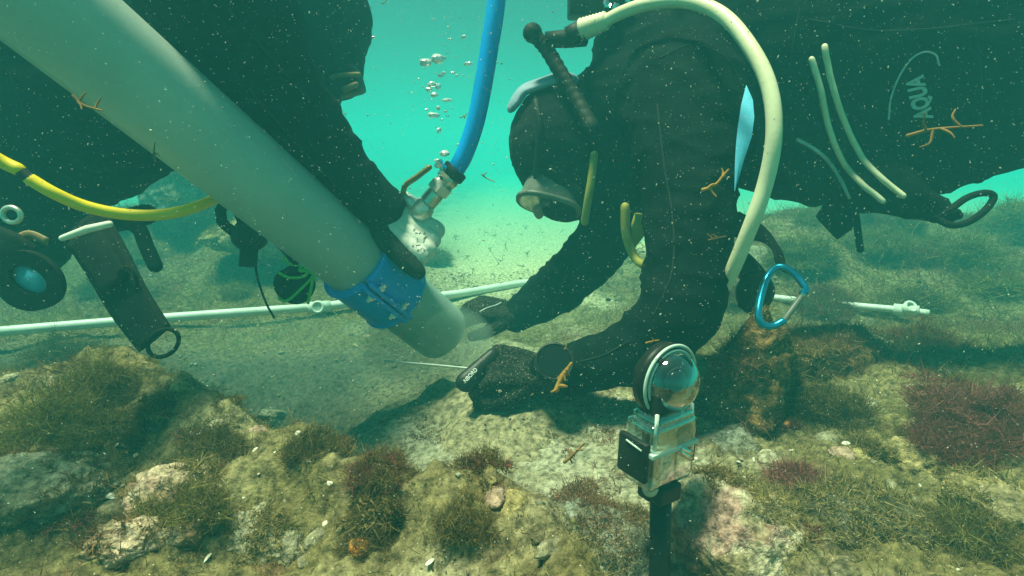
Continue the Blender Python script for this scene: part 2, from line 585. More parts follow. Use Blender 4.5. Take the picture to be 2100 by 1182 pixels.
def pit(x, y, s):
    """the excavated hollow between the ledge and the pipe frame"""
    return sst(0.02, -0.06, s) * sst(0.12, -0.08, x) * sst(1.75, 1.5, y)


def cover(x, y):
    """how much weed grows here, 0..1"""
    x = np.asarray(x, float); y = np.asarray(y, float)
    p = np.stack([x, y, np.zeros_like(x)], -1)
    n = 0.5 + 0.5 * (0.65 * fbm(p * 4.2, 3, 41) + 0.7 * fbm(p * 11, 3, 43))
    s = crest_s(x, y)
    bias = 0.17 * sst(-0.05, 0.05, s) + 0.02
    bias = bias + 0.38 * sst(0.22, 0.5, x) * sst(2.9, 1.9, y)
    bias = bias + 0.45 * (gs(x, y, 1.55, 2.6, 0.9, 0.55) + 0.8 * gs(x, y, -1.75, 2.9, 0.8, 0.5) + 0.6 * gs(x, y, -1.0, 2.75, 0.45, 0.35) + 0.9 * gs(x, y, -0.35, 2.35, 0.2, 0.15))
    bias = bias - 0.7 * pit(x, y, s)
    bias = bias - 0.22 * gs(x, y, 0.02, 0.74, 0.26, 0.22)
    bias = bias + 0.30 * sst(-0.45, -0.8, x) * sst(1.45, 1.7, y) * sst(4.0, 3.0, y)
    bias = bias - 0.75 * sst(1.9, 2.5, y) * sst(-0.9, -0.4, x) * (1 - np.clip(gs(x, y, 1.55, 2.5, 1.3, 0.8) + gs(x, y, -1.5, 2.8, 1.0, 0.6), 0, 1))
    return np.clip((n + bias - 0.40) / 0.22, 0, 1)


def ground_at(px, py):
    r = ray(px, py)
    t = np.linspace(0.25, 14, 5000)
    q = CAM[None] + r[None] * t[:, None]
    h = H(q[:, 0], q[:, 1])
    i = int(np.argmax(q[:, 2] < h))
    return q[i]


def ground_colour(X, Y, Z, cv):
    p = np.stack([X, Y, Z], -1)
    n = 0.5 + 0.5 * fbm(p * 6, 3, 61)
    n2 = 0.5 + 0.5 * fbm(p * 14, 3, 67)
    sand = np.array([0.38, 0.345, 0.22]); gravel = np.array([0.25, 0.22, 0.14])
    weed_b = np.array([0.125, 0.10, 0.035]); weed_g = np.array([0.145, 0.125, 0.045])
    red = np.array([0.16, 0.065, 0.05])
    far = sst(1.9, 2.5, Y)[:, None]
    c = gravel + (sand - gravel) * np.maximum(sst(0.42, 0.66, n)[:, None], far)
    wd = weed_b + (weed_g - weed_b) * n[:, None]
    wd = wd + (red - wd) * (sst(0.66, 0.8, n2) * 0.6)[:, None]
    c = c * (1 + 0.35 * sst(2.0, 2.8, Y) * sst(-0.7, -0.2, X))[:, None]
    shaded_mud = np.array([0.050, 0.048, 0.032]) + np.array([0.20, 0.17, 0.105]) * sst(-0.50, -0.12, X)[:, None]  # silt colour of the hollow, with its shade darkened into it
    shaded_mud = shaded_mud * (0.75 + 0.5 * n2)[:, None]
    dim = sst(-0.15, -0.55, X) * sst(4.5, 3.0, Y) * sst(1.4, 1.6, Y)  # left middle ground: brown bottom, with the divers' shading put into the colour
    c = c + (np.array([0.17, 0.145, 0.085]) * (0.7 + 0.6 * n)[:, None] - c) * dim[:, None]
    c = c + (shaded_mud - c) * (0.9 * pit(X, Y, crest_s(X, Y)))[:, None]
    return c + (wd - c) * (cv * (0.55 + 0.45 * n2))[:, None]


ny, nx = 470, 520
ys = 0.10 * (24 / 0.10) ** np.linspace(0, 1, ny)
us = np.linspace(-1, 1, nx)
Yg, Ug = np.meshgrid(ys, us, indexing='ij')
Xg = Ug * (0.45 + Yg * 1.25)
xf, yf = Xg.ravel(), Yg.ravel()
zf = H(xf, yf)
cvf = cover(xf, yf)
zf = zf + cvf * sst(3, 1, yf) * 0.006 * (1 + fbm(np.stack([xf, yf, zf], -1) * 60, 2, 77))
idx = np.arange(ny * nx).reshape(ny, nx)
Fg = np.stack([idx[:-1, :-1], idx[:-1, 1:], idx[1:, 1:], idx[1:, :-1]], -1).reshape(-1, 4)
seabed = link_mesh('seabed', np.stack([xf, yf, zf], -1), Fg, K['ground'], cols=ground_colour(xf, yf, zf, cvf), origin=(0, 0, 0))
tag(seabed, 'sandy seabed with a ledge and weed patches', None, None, 'structure')

# ------------------------------------------------------------------ rocks
def unit_ico(sub):
    bm = bmesh.new()
    bmesh.ops.create_icosphere(bm, subdivisions=sub, radius=1.0)
    V = np.array([v.co[:] for v in bm.verts])
    F = np.array([[v.index for v in f.verts] for f in bm.faces])
    bm.free()
    return V, F


ICO = {k: unit_ico(k) for k in (2, 3, 4, 6)}
ROCKS = []          # (verts, faces, weediness) for the weed that grows on them


def rot3(rx, ry, rz):
    return np.array(Matrix.Rotation(rz, 3, 'Z') @ Matrix.Rotation(ry, 3, 'Y') @ Matrix.Rotation(rx, 3, 'X'))


PAL = {
    'pale': [(0.36, 0.345, 0.26), (0.29, 0.275, 0.20), (0.20, 0.18, 0.11)],
    'pink': [(0.48, 0.42, 0.31), (0.44, 0.28, 0.24), (0.14, 0.11, 0.04)],
    'brown': [(0.26, 0.15, 0.06), (0.20, 0.13, 0.06), (0.09, 0.07, 0.03)],
    'dark': [(0.14, 0.13, 0.09), (0.10, 0.09, 0.05), (0.06, 0.05, 0.02)],
    'ochre': [(0.34, 0.28, 0.14), (0.26, 0.22, 0.13), (0.13, 0.105, 0.045)],
    'grey': [(0.26, 0.27, 0.23), (0.20, 0.20, 0.16), (0.11, 0.10, 0.05)],
    'rose': [(0.46, 0.36, 0.27), (0.42, 0.27, 0.22), (0.16, 0.12, 0.05)],
}


def rock(c, size, rot, seed, pal, label, sub=6, weed=0.2, cut=5, group=None, rough=1.0, flat=False):
    V, F = ICO[sub]
    V = V.copy()
    V *= (1 + (0.16 if flat else 0.30) * fbm(V * 1.3 + seed * 3.1, 3, seed))[:, None]
    if flat:
        V[:, 2] = np.clip(V[:, 2], -1, 0.42 + 0.05 * fbm(V * 2.2, 3, 77)) + 0.12 * np.maximum(0, V[:, 2] - 0.42)
    rr = np.random.default_rng(seed)
    for k in range(cut):
        n = rr.normal(size=3); n /= np.linalg.norm(n)
        cc = 0.62 + 0.25 * rr.random()
        e = np.maximum(0, V @ n - cc)
        V = V - n[None] * (e * 0.85)[:, None]
    nrm = V / np.linalg.norm(V, axis=1)[:, None]
    sc = np.array(size)
    ms = sc.mean()
    V = V * sc
    V = V + nrm * (rough * (0.10 * ms * fbm(V / ms * 3.0 + seed, 4, seed + 5) + 0.006 * fbm(V * 75, 3, seed + 6) + 0.003 * np.abs(fbm(V * 200, 2, seed + 7))))[:, None]
    V = V @ rot3(*rot).T + np.asarray(c)
    a, b_, d_ = [np.array(q) for q in PAL[pal]]
    n1 = 0.5 + 0.5 * fbm(V * 22, 4, seed + 11)
    n2 = 0.5 + 0.5 * fbm(V * 34, 3, seed + 15)
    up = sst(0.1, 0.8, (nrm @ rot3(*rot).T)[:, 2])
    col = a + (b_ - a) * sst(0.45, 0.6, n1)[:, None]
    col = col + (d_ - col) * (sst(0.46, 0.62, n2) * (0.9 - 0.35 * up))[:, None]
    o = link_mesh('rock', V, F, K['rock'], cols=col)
    tag(o, label, 'rock', group)
    ROCKS.append((V, F, weed))
    return o


def gp(px, py, dz=0.0):
    g = ground_at(px, py).copy()
    g[2] += dz
    return g


rock((0.03, 0.76, 0.088), (0.34, 0.30, 0.062), (0.12, -0.10, -0.25), 3, 'pale', 'large pale gritty rock slab in the middle of the seabed, below the gloved hand', weed=0.04, cut=9, rough=0.45, flat=True)
rock((0.10, 0.58, 0.045), (0.17, 0.13, 0.10), (0.0, 0.15, 0.3), 23, 'grey', 'grey gritty slab at the bottom edge, in front of the large pale slab', weed=0.30, rough=0.7)
rock((0.262, 0.585, 0.095), (0.09, 0.08, 0.095), (0.1, 0.25, 0.4), 8, 'pink', 'pink and cream encrusted rock right of the black camera stick', weed=0.35, cut=6)
rock((0.395, 0.86, 0.17), (0.075, 0.075, 0.15), (0.1, 0.15, 0.2), 13, 'brown', 'upright rusty brown rock behind the clear camera dome', weed=0.35, cut=6, rough=1.4)
rock((0.60, 1.02, 0.15), (0.16, 0.10, 0.10), (0.1, 0.05, 0.3), 97, 'brown', 'broad weed grown brown rock to the right of the upright rusty rock', weed=0.6, cut=6, rough=1.4)
rock(gp(1870, 950, -0.01), (0.05, 0.055, 0.04), (0.2, 0.1, 0.3), 31, 'ochre', 'yellow ochre encrusted stone on the weedy bottom at the right', weed=0.2)
rock(gp(1500, 905, 0.0), (0.06, 0.06, 0.022), (0.1, 0.0, 0.5), 37, 'grey', 'flat grey stone right of the clear camera housing', weed=0.1, sub=4)
rock(gp(1780, 1070, -0.01), (0.10, 0.06, 0.035), (0.1, 0.1, -0.3), 41, 'dark', 'dark craggy low rock in the bottom right corner region', weed=0.35)
rock(gp(285, 1118, 0.0), (0.045, 0.026, 0.022), (0.0, 0.2, 0.35), 43, 'rose', 'oblong pinkish stone in the bottom left corner', weed=0.05)
rock(gp(560, 862, 0.01), (0.035, 0.025, 0.022), (0.0, 0.2, 0.35), 47, 'pale', 'small pale stone half buried at the edge of the dark pit', weed=0.02, sub=4)
rock(gp(1740, 705, 0.0), (0.11, 0.06, 0.02), (0.0, 0.0, -0.1), 53, 'pale', 'flat pale stone patch among brown weed below the carabiner', weed=0.05, sub=4)
rock((0.095, 0.67, 0.105), (0.030, 0.034, 0.020), (0.1, 0.1, 0.1), 59, 'ochre', 'weedy ochre lump on top of the pale slab', weed=0.5, sub=4)
rock(P(1545, 535, 2.3) - np.array([0, 0, 0.04]), (0.13, 0.12, 0.10), (0.1, 0.1, 0.1), 61, 'pale', 'pale boulder seen behind the lower end of the cream hose', weed=0.02, sub=4)
rock(P(395, 400, 2.7), (0.26, 0.2, 0.20), (0.1, 0.1, 0.1), 67, 'grey', 'grey boulder behind the translucent duct at the left', weed=0.10)
rock(P(560, 480, 2.4), (0.26, 0.16, 0.11), (0.0, 0.0, 0.2), 71, 'ochre', 'rounded brown boulder below the translucent duct', weed=0.25)
rock(gp(30, 1000, -0.005), (0.10, 0.06, 0.03), (0.0, 0.0, 0.3), 73, 'pale', 'pale flat stone on the ledge at the left edge', weed=0.1)
rock(gp(520, 1090, -0.01), (0.07, 0.05, 0.03), (0.0, 0.1, -0.5), 79, 'pale', 'pale encrusted stone on the ledge at the bottom, left of the orange sponge', weed=0.3)
rock(gp(350, 1010, -0.005), (0.05, 0.035, 0.025), (0.0, 0.1, 0.2), 83, 'rose', 'rose brown stone in the weed of the left ledge', weed=0.3)
rock(gp(2040, 1040, 0.0), (0.05, 0.05, 0.03), (0.0, 0.1, 0.2), 89, 'ochre', 'ochre weedy stone at the right edge of the seabed', weed=0.3)

# grit: grains of broken shell, sand and stone nobody could count
rq = np.random.default_rng(31)
NG = 42000
gy = 0.34 * (2.6 / 0.34) ** rq.random(NG)
gx = rq.uniform(-1, 1, NG) * (0.22 + 1.0 * gy)
gz = H(gx, gy)
gs_ = np.exp(rq.normal(0, 0.5, NG)) * (0.0006 + 0.0009 * gy) * np.where(rq.random(NG) < 0.05, 2.2, 1.0)
gq = pit(gx, gy, crest_s(gx, gy))
ok = rq.random(NG) > 0.8 * gq
gx, gy, gz, gs_ = gx[ok], gy[ok], gz[ok], gs_[ok]
NG = len(gx)
O8 = np.array([(1, 0, 0), (-1, 0, 0), (0, 1, 0), (0, -1, 0), (0, 0, 1), (0, 0, -1)], float)
O8F = np.array([(0, 2, 4), (2, 1, 4), (1, 3, 4), (3, 0, 4), (2, 0, 5), (1, 2, 5), (3, 1, 5), (0, 3, 5)])
gv = O8[None] * (gs_[:, None, None] * rq.uniform(0.5, 1.4, (NG, 6, 1)))
ga = rq.uniform(0, 2 * PI, NG)
gv = np.stack([gv[:, :, 0] * np.cos(ga)[:, None] - gv[:, :, 1] * np.sin(ga)[:, None], gv[:, :, 0] * np.sin(ga)[:, None] + gv[:, :, 1] * np.cos(ga)[:, None], gv[:, :, 2] * 0.7], -1)
gv = gv + np.stack([gx, gy, gz + gs_ * 0.3], -1)[:, None, :]
gpal = np.array([(0.46, 0.42, 0.30), (0.34, 0.31, 0.21), (0.20, 0.17, 0.10), (0.10, 0.085, 0.045), (0.55, 0.51, 0.40), (0.38, 0.25, 0.18), (0.30, 0.25, 0.10)])
gc = np.repeat(gpal[rq.integers(0, 7, NG)] * rq.uniform(0.6, 1.25, (NG, 1)), 6, 0)
gf = (O8F[None] + (np.arange(NG) * 6)[:, None, None]).reshape(-1, 3)
tag(link_mesh('grit', gv.reshape(-1, 3), gf, K['algae'], smooth=False, cols=gc, origin=(0, 0, 0)), 'grains of shell and stone over the seabed', None, None, 'stuff')

# small cobbles, one by one
cob = []
for k in range(110):
    for _ in range(30):
        px = RNG.uniform(-20, 2120); py = RNG.uniform(640, 1175)
        g = ground_at(px, py)
        if g[1] < 2.2 and (pit(g[:1], g[1:2], crest_s(g[:1], g[1:2]))[0] < 0.2 or RNG.random() < 0.06):
            break
    sz = RNG.uniform(0.005, 0.017) * (0.55 + 0.6 * g[1])
    V, F = ICO[3]
    V = V * (1 + 0.35 * fbm(V * 1.4 + k * 2.3, 3, 200 + k))[:, None] * (sz * np.array([RNG.uniform(0.9, 1.6), RNG.uniform(0.8, 1.2), RNG.uniform(0.4, 0.8)]))
    V = V @ rot3(RNG.uniform(-.3, .3), RNG.uniform(-.3, .3), RNG.uniform(0, 6)).T + g + np.array([0, 0, 0.001])
    base = np.array([[0.40, 0.37, 0.27], [0.28, 0.26, 0.18], [0.40, 0.28, 0.22], [0.16, 0.14, 0.09], [0.36, 0.30, 0.14]][k % 5])
    col = base * (0.7 + 0.6 * (0.5 + 0.5 * fbm(V * 90, 3, k)))[:, None]
    o = link_mesh('cobble', V, F, K['rock'], cols=col)
    kind = ('pale sandy', 'grey brown', 'pinkish', 'dark brown', 'ochre')[k % 5]
    tag(o, 'small %s stone lying loose on the weedy seabed' % kind, 'stone', 'small %s stones scattered on the seabed' % kind)

# ------------------------------------------------------------------ weed
def filaments(base, nrm, length, width, cols, rr, spread=0.9, kids=20):
    """feathery tufts: base (n,3), each with `kids` bent tapering filaments; returns V, F, colours"""
    n = len(base)
    m = n * kids
    b = np.repeat(base, kids, 0)
    nn = np.repeat(nrm, kids, 0)
    ln = np.repeat(length, kids) * rr.uniform(0.45, 1.15, m)
    wd = np.repeat(width, kids) * rr.uniform(0.6, 1.4, m)
    d = nn * 0.55 + rr.normal(size=(m, 3)) * spread
    d /= np.linalg.norm(d, axis=1)[:, None]
    d[:, 2] = np.where(d[:, 2] < -0.1, -d[:, 2] * 0.5, d[:, 2])
    b = b + rr.normal(size=(m, 3)) * (np.repeat(length, kids) * 0.5)[:, None] * np.array([1, 1, 0.25])
    sd = np.cross(d, rr.normal(size=(m, 3)))
    sd /= np.linalg.norm(sd, axis=1)[:, None] + 1e-9
    bend = rr.normal(size=(m, 3)) * 1.1
    p1 = b + d * (ln * 0.5)[:, None]
    p2 = b + (d + bend) * ln[:, None]
    w1 = (wd * 0.5)[:, None] * sd
    V = np.stack([b - w1 * 0.7, b + w1 * 0.7, p1 + w1, p1 - w1, p2], 1).reshape(-1, 3)
    i0 = np.arange(m) * 5
    F = np.concatenate([np.stack([i0, i0 + 1, i0 + 2], 1), np.stack([i0, i0 + 2, i0 + 3], 1), np.stack([i0 + 3, i0 + 2, i0 + 4], 1)], 0)
    cc = np.repeat(np.repeat(cols, kids, 0) * rr.uniform(0.6, 1.5, (m, 1)), 5, 0)
    return V, F, cc


def weed_colour(p):
    n = 0.5 + 0.5 * fbm(p * 3.0, 2, 301)
    n2 = 0.5 + 0.62 * fbm(p * 5.0 + 9, 2, 307)
    br = np.array([0.240, 0.165, 0.062]); gr = np.array([0.205, 0.165, 0.058]); rd = np.array([0.26, 0.12, 0.07]); tan = np.array([0.34, 0.27, 0.11])
    c = br + (gr - br) * sst(0.40, 0.65, n)[:, None]
    c = c + (rd - c) * (0.75 * sst(0.52, 0.70, n2))[:, None]
    c = c + (tan - c) * (0.8 * sst(0.48, 0.30, n2))[:, None]
    return c


rr = np.random.default_rng(5)
N = 105000
yy = 0.32 * (4.2 / 0.32) ** rr.random(N)
xx = rr.uniform(-1, 1, N) * (0.25 + 1.02 * yy)
cv = cover(xx, yy)
keep = (cv > 0.2) & (rr.random(N) < cv * 0.5)
xx, yy = xx[keep], yy[keep]
base = np.stack([xx, yy, H(xx, yy) - 0.001], -1)
dist = np.hypot(xx, yy)
ln = (0.0032 + 0.0080 * dist) * rr.uniform(0.5, 1.4, len(xx))
# taller weed on the hummocks behind
ln = ln * (1 + 0.5 * (gs(xx, yy, 1.55, 2.6, 0.9, 0.55) + 0.5 * gs(xx, yy, 1.2, 1.6, 0.6, 0.4)))
wdt = 0.0003 + 0.0007 * dist
nr = np.tile(np.array([0, 0, 1.0]), (len(xx), 1))
parts = [filaments(base, nr, ln, wdt, weed_colour(base), rr, kids=9)]
for (V, F, wdn) in ROCKS:
    a, b_, c_ = V[F[:, 0]], V[F[:, 1]], V[F[:, 2]]
    nn = np.cross(b_ - a, c_ - a)
    ar = np.linalg.norm(nn, axis=1)
    nn = nn / (ar[:, None] + 1e-12)
    ctr = (a + b_ + c_) / 3
    patch = sst(0.42, 0.62, 0.5 + 0.5 * fbm(ctr * 20, 3, 411))
    wgt = ar * (nn[:, 2] > -0.1) * patch
    if wgt.sum() <= 0: continue
    dmean = np.linalg.norm(ctr.mean(0)[:2])
    cnt = int(min(2200, wdn * ar.sum() / 2 / (0.0075 * dmean) ** 2 * 0.9))
    if cnt < 2: continue
    ii = rr.choice(len(ctr), cnt, p=wgt / wgt.sum())
    bb = ctr[ii]
    dd = np.linalg.norm(bb[:, :2], axis=1)
    parts.append(filaments(bb, nn[ii] * 0.8 + np.array([0, 0, 0.3]), (0.0025 + 0.0062 * dd) * rr.uniform(0.5, 1.4, cnt), 0.0006 + 0.0010 * dd, weed_colour(bb), rr, kids=9))
off = 0; VV, FF, CC = [], [], []
for V, F, c in parts:
    VV.append(V); FF.append(F + off); CC.append(c); off += len(V)
weed = link_mesh('seaweed_turf', np.vstack(VV), np.vstack(FF), K['algae'], smooth=False, cols=np.vstack(CC), origin=(0, 0, 0))
tag(weed, 'short brown and olive seaweed turf over the seabed and rocks', None, None, 'stuff')

# single tufts one can point at
def tuft(g, rad, cols, label, n=160, group=None, flat=0.8, width=None):
    rr = np.random.default_rng(int(abs(g[0]) * 1000 + abs(g[1]) * 777))
    n = int(n * 1.7)
    u = rr.normal(size=(n, 3)); u[:, 2] = np.abs(u[:, 2]) * flat
    u /= np.linalg.norm(u, axis=1)[:, None]
    rad_k = rad * rr.uniform(0.0, 1.0, n) ** 0.6 * (0.75 + 0.35 * vn(u * 2.2 + rad * 100, 3))
    b = np.asarray(g) + u * rad_k[:, None] * np.array([1, 1, 0.75])
    lnn = np.full(n, min(rad * 0.2, 0.004 + 0.0085 * float(np.hypot(g[0], g[1]))))
    wd = np.full(n, width or (0.0003 + 0.0007 * float(np.hypot(g[0], g[1]))))
    c = np.array(cols)[rr.integers(0, len(cols), n)]
    V, F, cc = filaments(b, u + np.array([0, 0, 0.4]), lnn, wd, c, rr, kids=30)
    o = link_mesh('seaweed_tuft', V, F, K['algae'], smooth=False, cols=cc, origin=g)
    return tag(o, label, 'seaweed', group or 'seaweed tufts on the bottom')


BR = [(0.16, 0.12, 0.045), (0.22, 0.165, 0.06)]
OL = [(0.20, 0.175, 0.045), (0.26, 0.22, 0.07)]
RD = [(0.24, 0.075, 0.06), (0.18, 0.07, 0.045)]
PK = [(0.34, 0.13, 0.11), (0.26, 0.10, 0.08)]
DK = [(0.10, 0.08, 0.03), (0.14, 0.11, 0.04)]
tuft(gp(2000, 870), 0.11, PK + RD, 'large pinkish red seaweed bush at the right edge', 260)
tuft(gp(1640, 1000), 0.045, PK, 'small rosy feathery seaweed tuft beside the pink encrusted rock', 150)
tuft(gp(1960, 940), 0.06, RD, 'low red seaweed tuft below the large pinkish bush', 140)
tuft(gp(965, 1075), 0.034, BR, flat=0.5, label= 'brown seaweed tuft at the foot of the large pale slab', n=150)
tuft(gp(130, 890), 0.085, OL, 'wide olive green seaweed clump on the left ledge', 260)
tuft(gp(210, 800), 0.06, BR + OL, 'dark olive seaweed clump at the back corner of the left ledge', 160)
tuft(gp(450, 945), 0.055, BR + DK, 'brown bushy seaweed clump on the middle of the left ledge', 190)
tuft(gp(645, 930), 0.035, DK + BR, flat=0.5, label= 'dark brown seaweed tuft at the rim of the pit', n=130)
tuft(gp(780, 975), 0.036, BR + BR + RD, flat=0.5, label= 'rusty seaweed tuft against the left end of the pale slab', n=140)
tuft(gp(1690, 640), 0.11, BR + RD, 'reddish brown seaweed bush near the pipe ring at the right', 200)
tuft(gp(1890, 720), 0.12, RD + BR, 'red-brown seaweed bush on the right behind the ochre stone', 200)
tuft(gp(1640, 545), 0.15, DK + OL, 'dark olive seaweed bush just above the blue carabiner', 220)
tuft(gp(1800, 520), 0.17, BR + OL, 'tall brown seaweed bush under the black webbing loop', 220)
tuft(gp(1960, 540), 0.16, OL + BR, 'olive seaweed bush in front of the pale sand at the far right', 220)
tuft(gp(130, 745), 0.12, DK, 'dark brown seaweed clump in front of the white pipe at the left', 200)
tuft(gp(890, 540), 0.10, BR, 'brown seaweed clump on the sand beyond the blue clamp', 160)
tuft(gp(1330, 880), 0.030, BR + OL, 'brown seaweed tuft just left of the clear camera housing', 110)
tuft(gp(1560, 790), 0.07, DK + OL, 'dark seaweed clump behind the rusty brown rock', 180)
tuft(gp(1700, 850), 0.07, DK + BR, 'dark brown seaweed clump in the hollow at the right', 180)
tuft(gp(760, 1120), 0.035, BR + DK, 'brown tuft at the bottom edge right of the orange sponge', 120)
tuft(gp(380, 1060), 0.045, OL + BR, 'olive brown tuft above the oblong pinkish stone', 150)
tuft(gp(2000, 1110), 0.05, OL + BR, 'olive seaweed clump in the bottom right corner', 160)

# repeats: bushes on the far mounds and small tufts on the near bank, copied from a few kinds
rt = np.random.default_rng(19)
def spread_tufts(rads, cols, label, group, spots, n, sc):
    protos = []
    for i, g in enumerate(spots):
        if i < 3:
            o = tuft(g, rads, cols[i % len(cols)], label, n, group)
            protos.append(o)
        else:
            o = protos[i % 3].copy()
            C.objects.link(o)
            o.location = Vector(g.tolist())
        o.rotation_euler = (rt.uniform(-.2, .2), rt.uniform(-.2, .2), rt.uniform(0, 6.28))
        f = rt.uniform(*sc)
        o.scale = (f * rt.uniform(.8, 1.3), f * rt.uniform(.8, 1.3), f * rt.uniform(.7, 1.1))


def spots(n, fx, fy, test):
    out = []
    while len(out) < n:
        x, y = rt.uniform(*fx), rt.uniform(*fy)
        if test(x, y):
            out.append(np.array([x, y, float(H(np.array([x]), np.array([y]))[0])]))
    return out


one = lambda f, *a: float(f(*[np.array([q]) for q in a])[0])
spread_tufts(0.10, [BR, OL, BR + RD], 'brown bushy seaweed on the mound behind the right diver', 'seaweed bushes on the mound at the right', spots(46, (0.75, 2.6), (1.75, 3.0), lambda x, y: gs(x, y, 1.45, 2.5, 0.9, 0.6) > 0.25), 70, (0.6, 1.3))
spread_tufts(0.10, [BR, DK, BR + OL], 'brown bushy seaweed on the mound behind the left diver', 'seaweed bushes on the mound at the left', spots(24, (-2.4, -0.7), (1.9, 3.2), lambda x, y: gs(x, y, -1.6, 2.7, 0.8, 0.6) > 0.25), 60, (0.6, 1.3))
spread_tufts(0.026, [BR, OL, BR + RD], 'small brown fuzzy seaweed tuft on the near left bank', 'small seaweed tufts on the near left bank', spots(60, (-1.0, 0.1), (0.42, 1.0), lambda x, y: one(crest_s, x, y) > 0.02 and one(cover, x, y) > 0.3), 60, (0.5, 1.3))
spread_tufts(0.032, [BR, OL, RD], 'small brown fuzzy seaweed tuft on the bottom at the right', 'small seaweed tufts on the bottom at the right', spots(55, (0.28, 1.2), (0.5, 1.35), lambda x, y: one(cover, x, y) > 0.35), 60, (0.5, 1.3))

# orange sponges
for (px, py, r, lab) in [(738, 1142, 0.011, 'small bright orange sponge on the ledge at the bottom'), (1612, 883, 0.009, 'yellow orange sponge on the weedy bottom right of the housing'),
                         (1612, 1140, 0.008, 'thin orange sponge at the bottom edge right of the pink rock')]:
    V, F = ICO[3]
    V = V * (1 + 0.4 * fbm(V * 2.5, 3, px))[:, None] * r * np.array([1.0, 0.8, 1.1]) + gp(px, py, r * 0.5)
    tag(link_mesh('sponge', V, F, K['orange']), lab, 'sponge')

# shells: thin curved flakes
for k in range(170):
    for _ in range(30):
        if k < 110:
            px = RNG.uniform(0, 900); py = RNG.uniform(860, 1178)
        else:
            px = RNG.uniform(1400, 2090); py = RNG.uniform(700, 1178)
        g = ground_at(px, py)
        if g[1] < 1.6: break
    r = RNG.uniform(0.0016, 0.0055)
    bm = bmesh.new()
    bmesh.ops.create_grid(bm, x_segments=4, y_segments=4, size=1.0)
    V = np.array([v.co[:] for v in bm.verts]); F = [[v.index for v in f.verts] for f in bm.faces]; bm.free()
    q = np.maximum(np.abs(V[:, :2]).max(1), 1e-6) / np.maximum(np.linalg.norm(V[:, :2], axis=1), 1e-6)
    V[:, :2] *= q[:, None]
    V[:, 2] = 0.45 * (1 - (V[:, 0] ** 2 + V[:, 1] ** 2)) + 0.1 * V[:, 0]
    V = V * np.array([r * RNG.uniform(1.0, 1.9), r * 0.8, r])
    top = V.copy(); bot = V.copy(); bot[:, 2] -= r * 0.12
    nv = len(V)
    F2 = F + [[i + nv for i in f[::-1]] for f in F]
    V = np.vstack([top, bot]) @ rot3(RNG.uniform(-.7, .7), RNG.uniform(-.7, .7), RNG.uniform(0, 6)).T + g + np.array([0, 0, 0.004])
    o = link_mesh('shell', V, F2, K['shell'])
    tag(o, 'pale shell fragment lying among the brown weed', 'shell', 'shell fragments on the seabed')

# dark sprigs lying on the pale sand
def sprig_arrays(size, rr, n=5):
    m = M()
    main = catmull([(0, 0, 0), (0.4 * size, rr.uniform(-.2, .2) * size, 0.2 * size), (size, rr.uniform(-.3, .3) * size, rr.uniform(0, .4) * size)], 4)
    m.tube(main, np.linspace(size * 0.035, size * 0.015, len(main)), seg=5)
    for j in range(n):
        b = main[int(rr.integers(1, len(main) - 1))]
        e = b + rr.normal(size=3) * size * 0.32
        mid = (b + e) / 2 + rr.normal(size=3) * size * 0.06
        q = catmull([b, mid, e], 3)
        m.tube(q, np.linspace(size * 0.028, size * 0.010, len(q)), seg=5)
    return np.vstack(m.v), m.f


rs = np.random.default_rng(77)
for k in range(70):
    for _ in range(40):
        px = rs.uniform(880, 1330); py = rs.uniform(440, 600)
        g = ground_at(px, py)
        if 2.0 < g[1] < 7: break
    V, F = sprig_arrays(rs.uniform(0.02, 0.055), rs)
    V = V @ rot3(rs.uniform(-.4, .4), rs.uniform(-.4, .2), rs.uniform(0, 6.2)).T + g + np.array([0, 0, 0.012])
    tag(link_mesh('seaweed_sprig', V, F, K['twig']), 'small dark branching weed sprig lying on the pale sand', 'sprig', 'dark sprigs on the pale sand')

# ------------------------------------------------------------------ white pipe frame on the seabed
fr = thing('plastic_frame', P(655, 632, 2.03), 'white plastic pipe frame lying on the seabed behind the divers', 'pipe frame')
zp = 0.048
def at_z(px, py, z):
    r = ray(px, py)
    return CAM + r * ((z - CAMZ) / r[2])
A0 = P(-160, 694, 1.62); A1 = P(655, 630, 2.02)
A2 = P(718, 622, 2.06); B0 = P(930, 604, 2.2); B1 = P(1105, 578, 2.42); B2 = P(1300, 573, 2.5)
R0 = P(1440, 592, 2.25); R1 = P(1520, 603, 2.12); R2 = P(1650, 618, 1.97); R3 = P(1858, 637, 1.80); R4 = P(1905, 643, 1.77)
M().tube(catmull([A0, (A0 + A1) / 2 + np.array([0, 0, .004]), A1], 6), 0.0155, seg=20).build('pipe', K['pvc'], fr)
M().tube(catmull([A1, A2], 4), 0.0155, seg=20).build('pipe', K['pvc'], fr)
M().tube(catmull([A2 + np.array([0.02, 0.02, -.005]), B0, B1, B2], 8), 0.0155, seg=20).build('pipe', K['pvc'], fr)
M().tube(catmull([B2, R0, R1, R2], 8), 0.0125, seg=16).build('pipe', K['pvc'], fr)
M().tube(catmull([R2, R3], 6), 0.0115, seg=16).build('pipe', K['pvc'], fr)
M().tube(catmull([R3 + (R4 - R3) * .3, R4], 3), 0.0115, seg=16).build('pipe', K['pvc'], fr)


def ring(c, axis, r_in, r_out, half, seg=32):
    m = M()
    return m.lathe(np.asarray(c) - np.asarray(axis) / np.linalg.norm(axis) * half, axis, [(0, r_in), (0, r_out), (2 * half, r_out), (2 * half, r_in), (0, r_in)], seg=seg, cap=False)


def tee(c, ax, r, facing):
    f = facing / np.linalg.norm(facing)
    j = ring(c + f * 0.012, f, r * 0.62, r * 1.02, 0.016).build('pipe_joint', K['pvc'], fr)
    m = M().tube(np.array([c - ax * r * 1.7, c + ax * r * 1.7]), r * 0.95, seg=20)
    m.build('sleeve', K['pvc'], j)


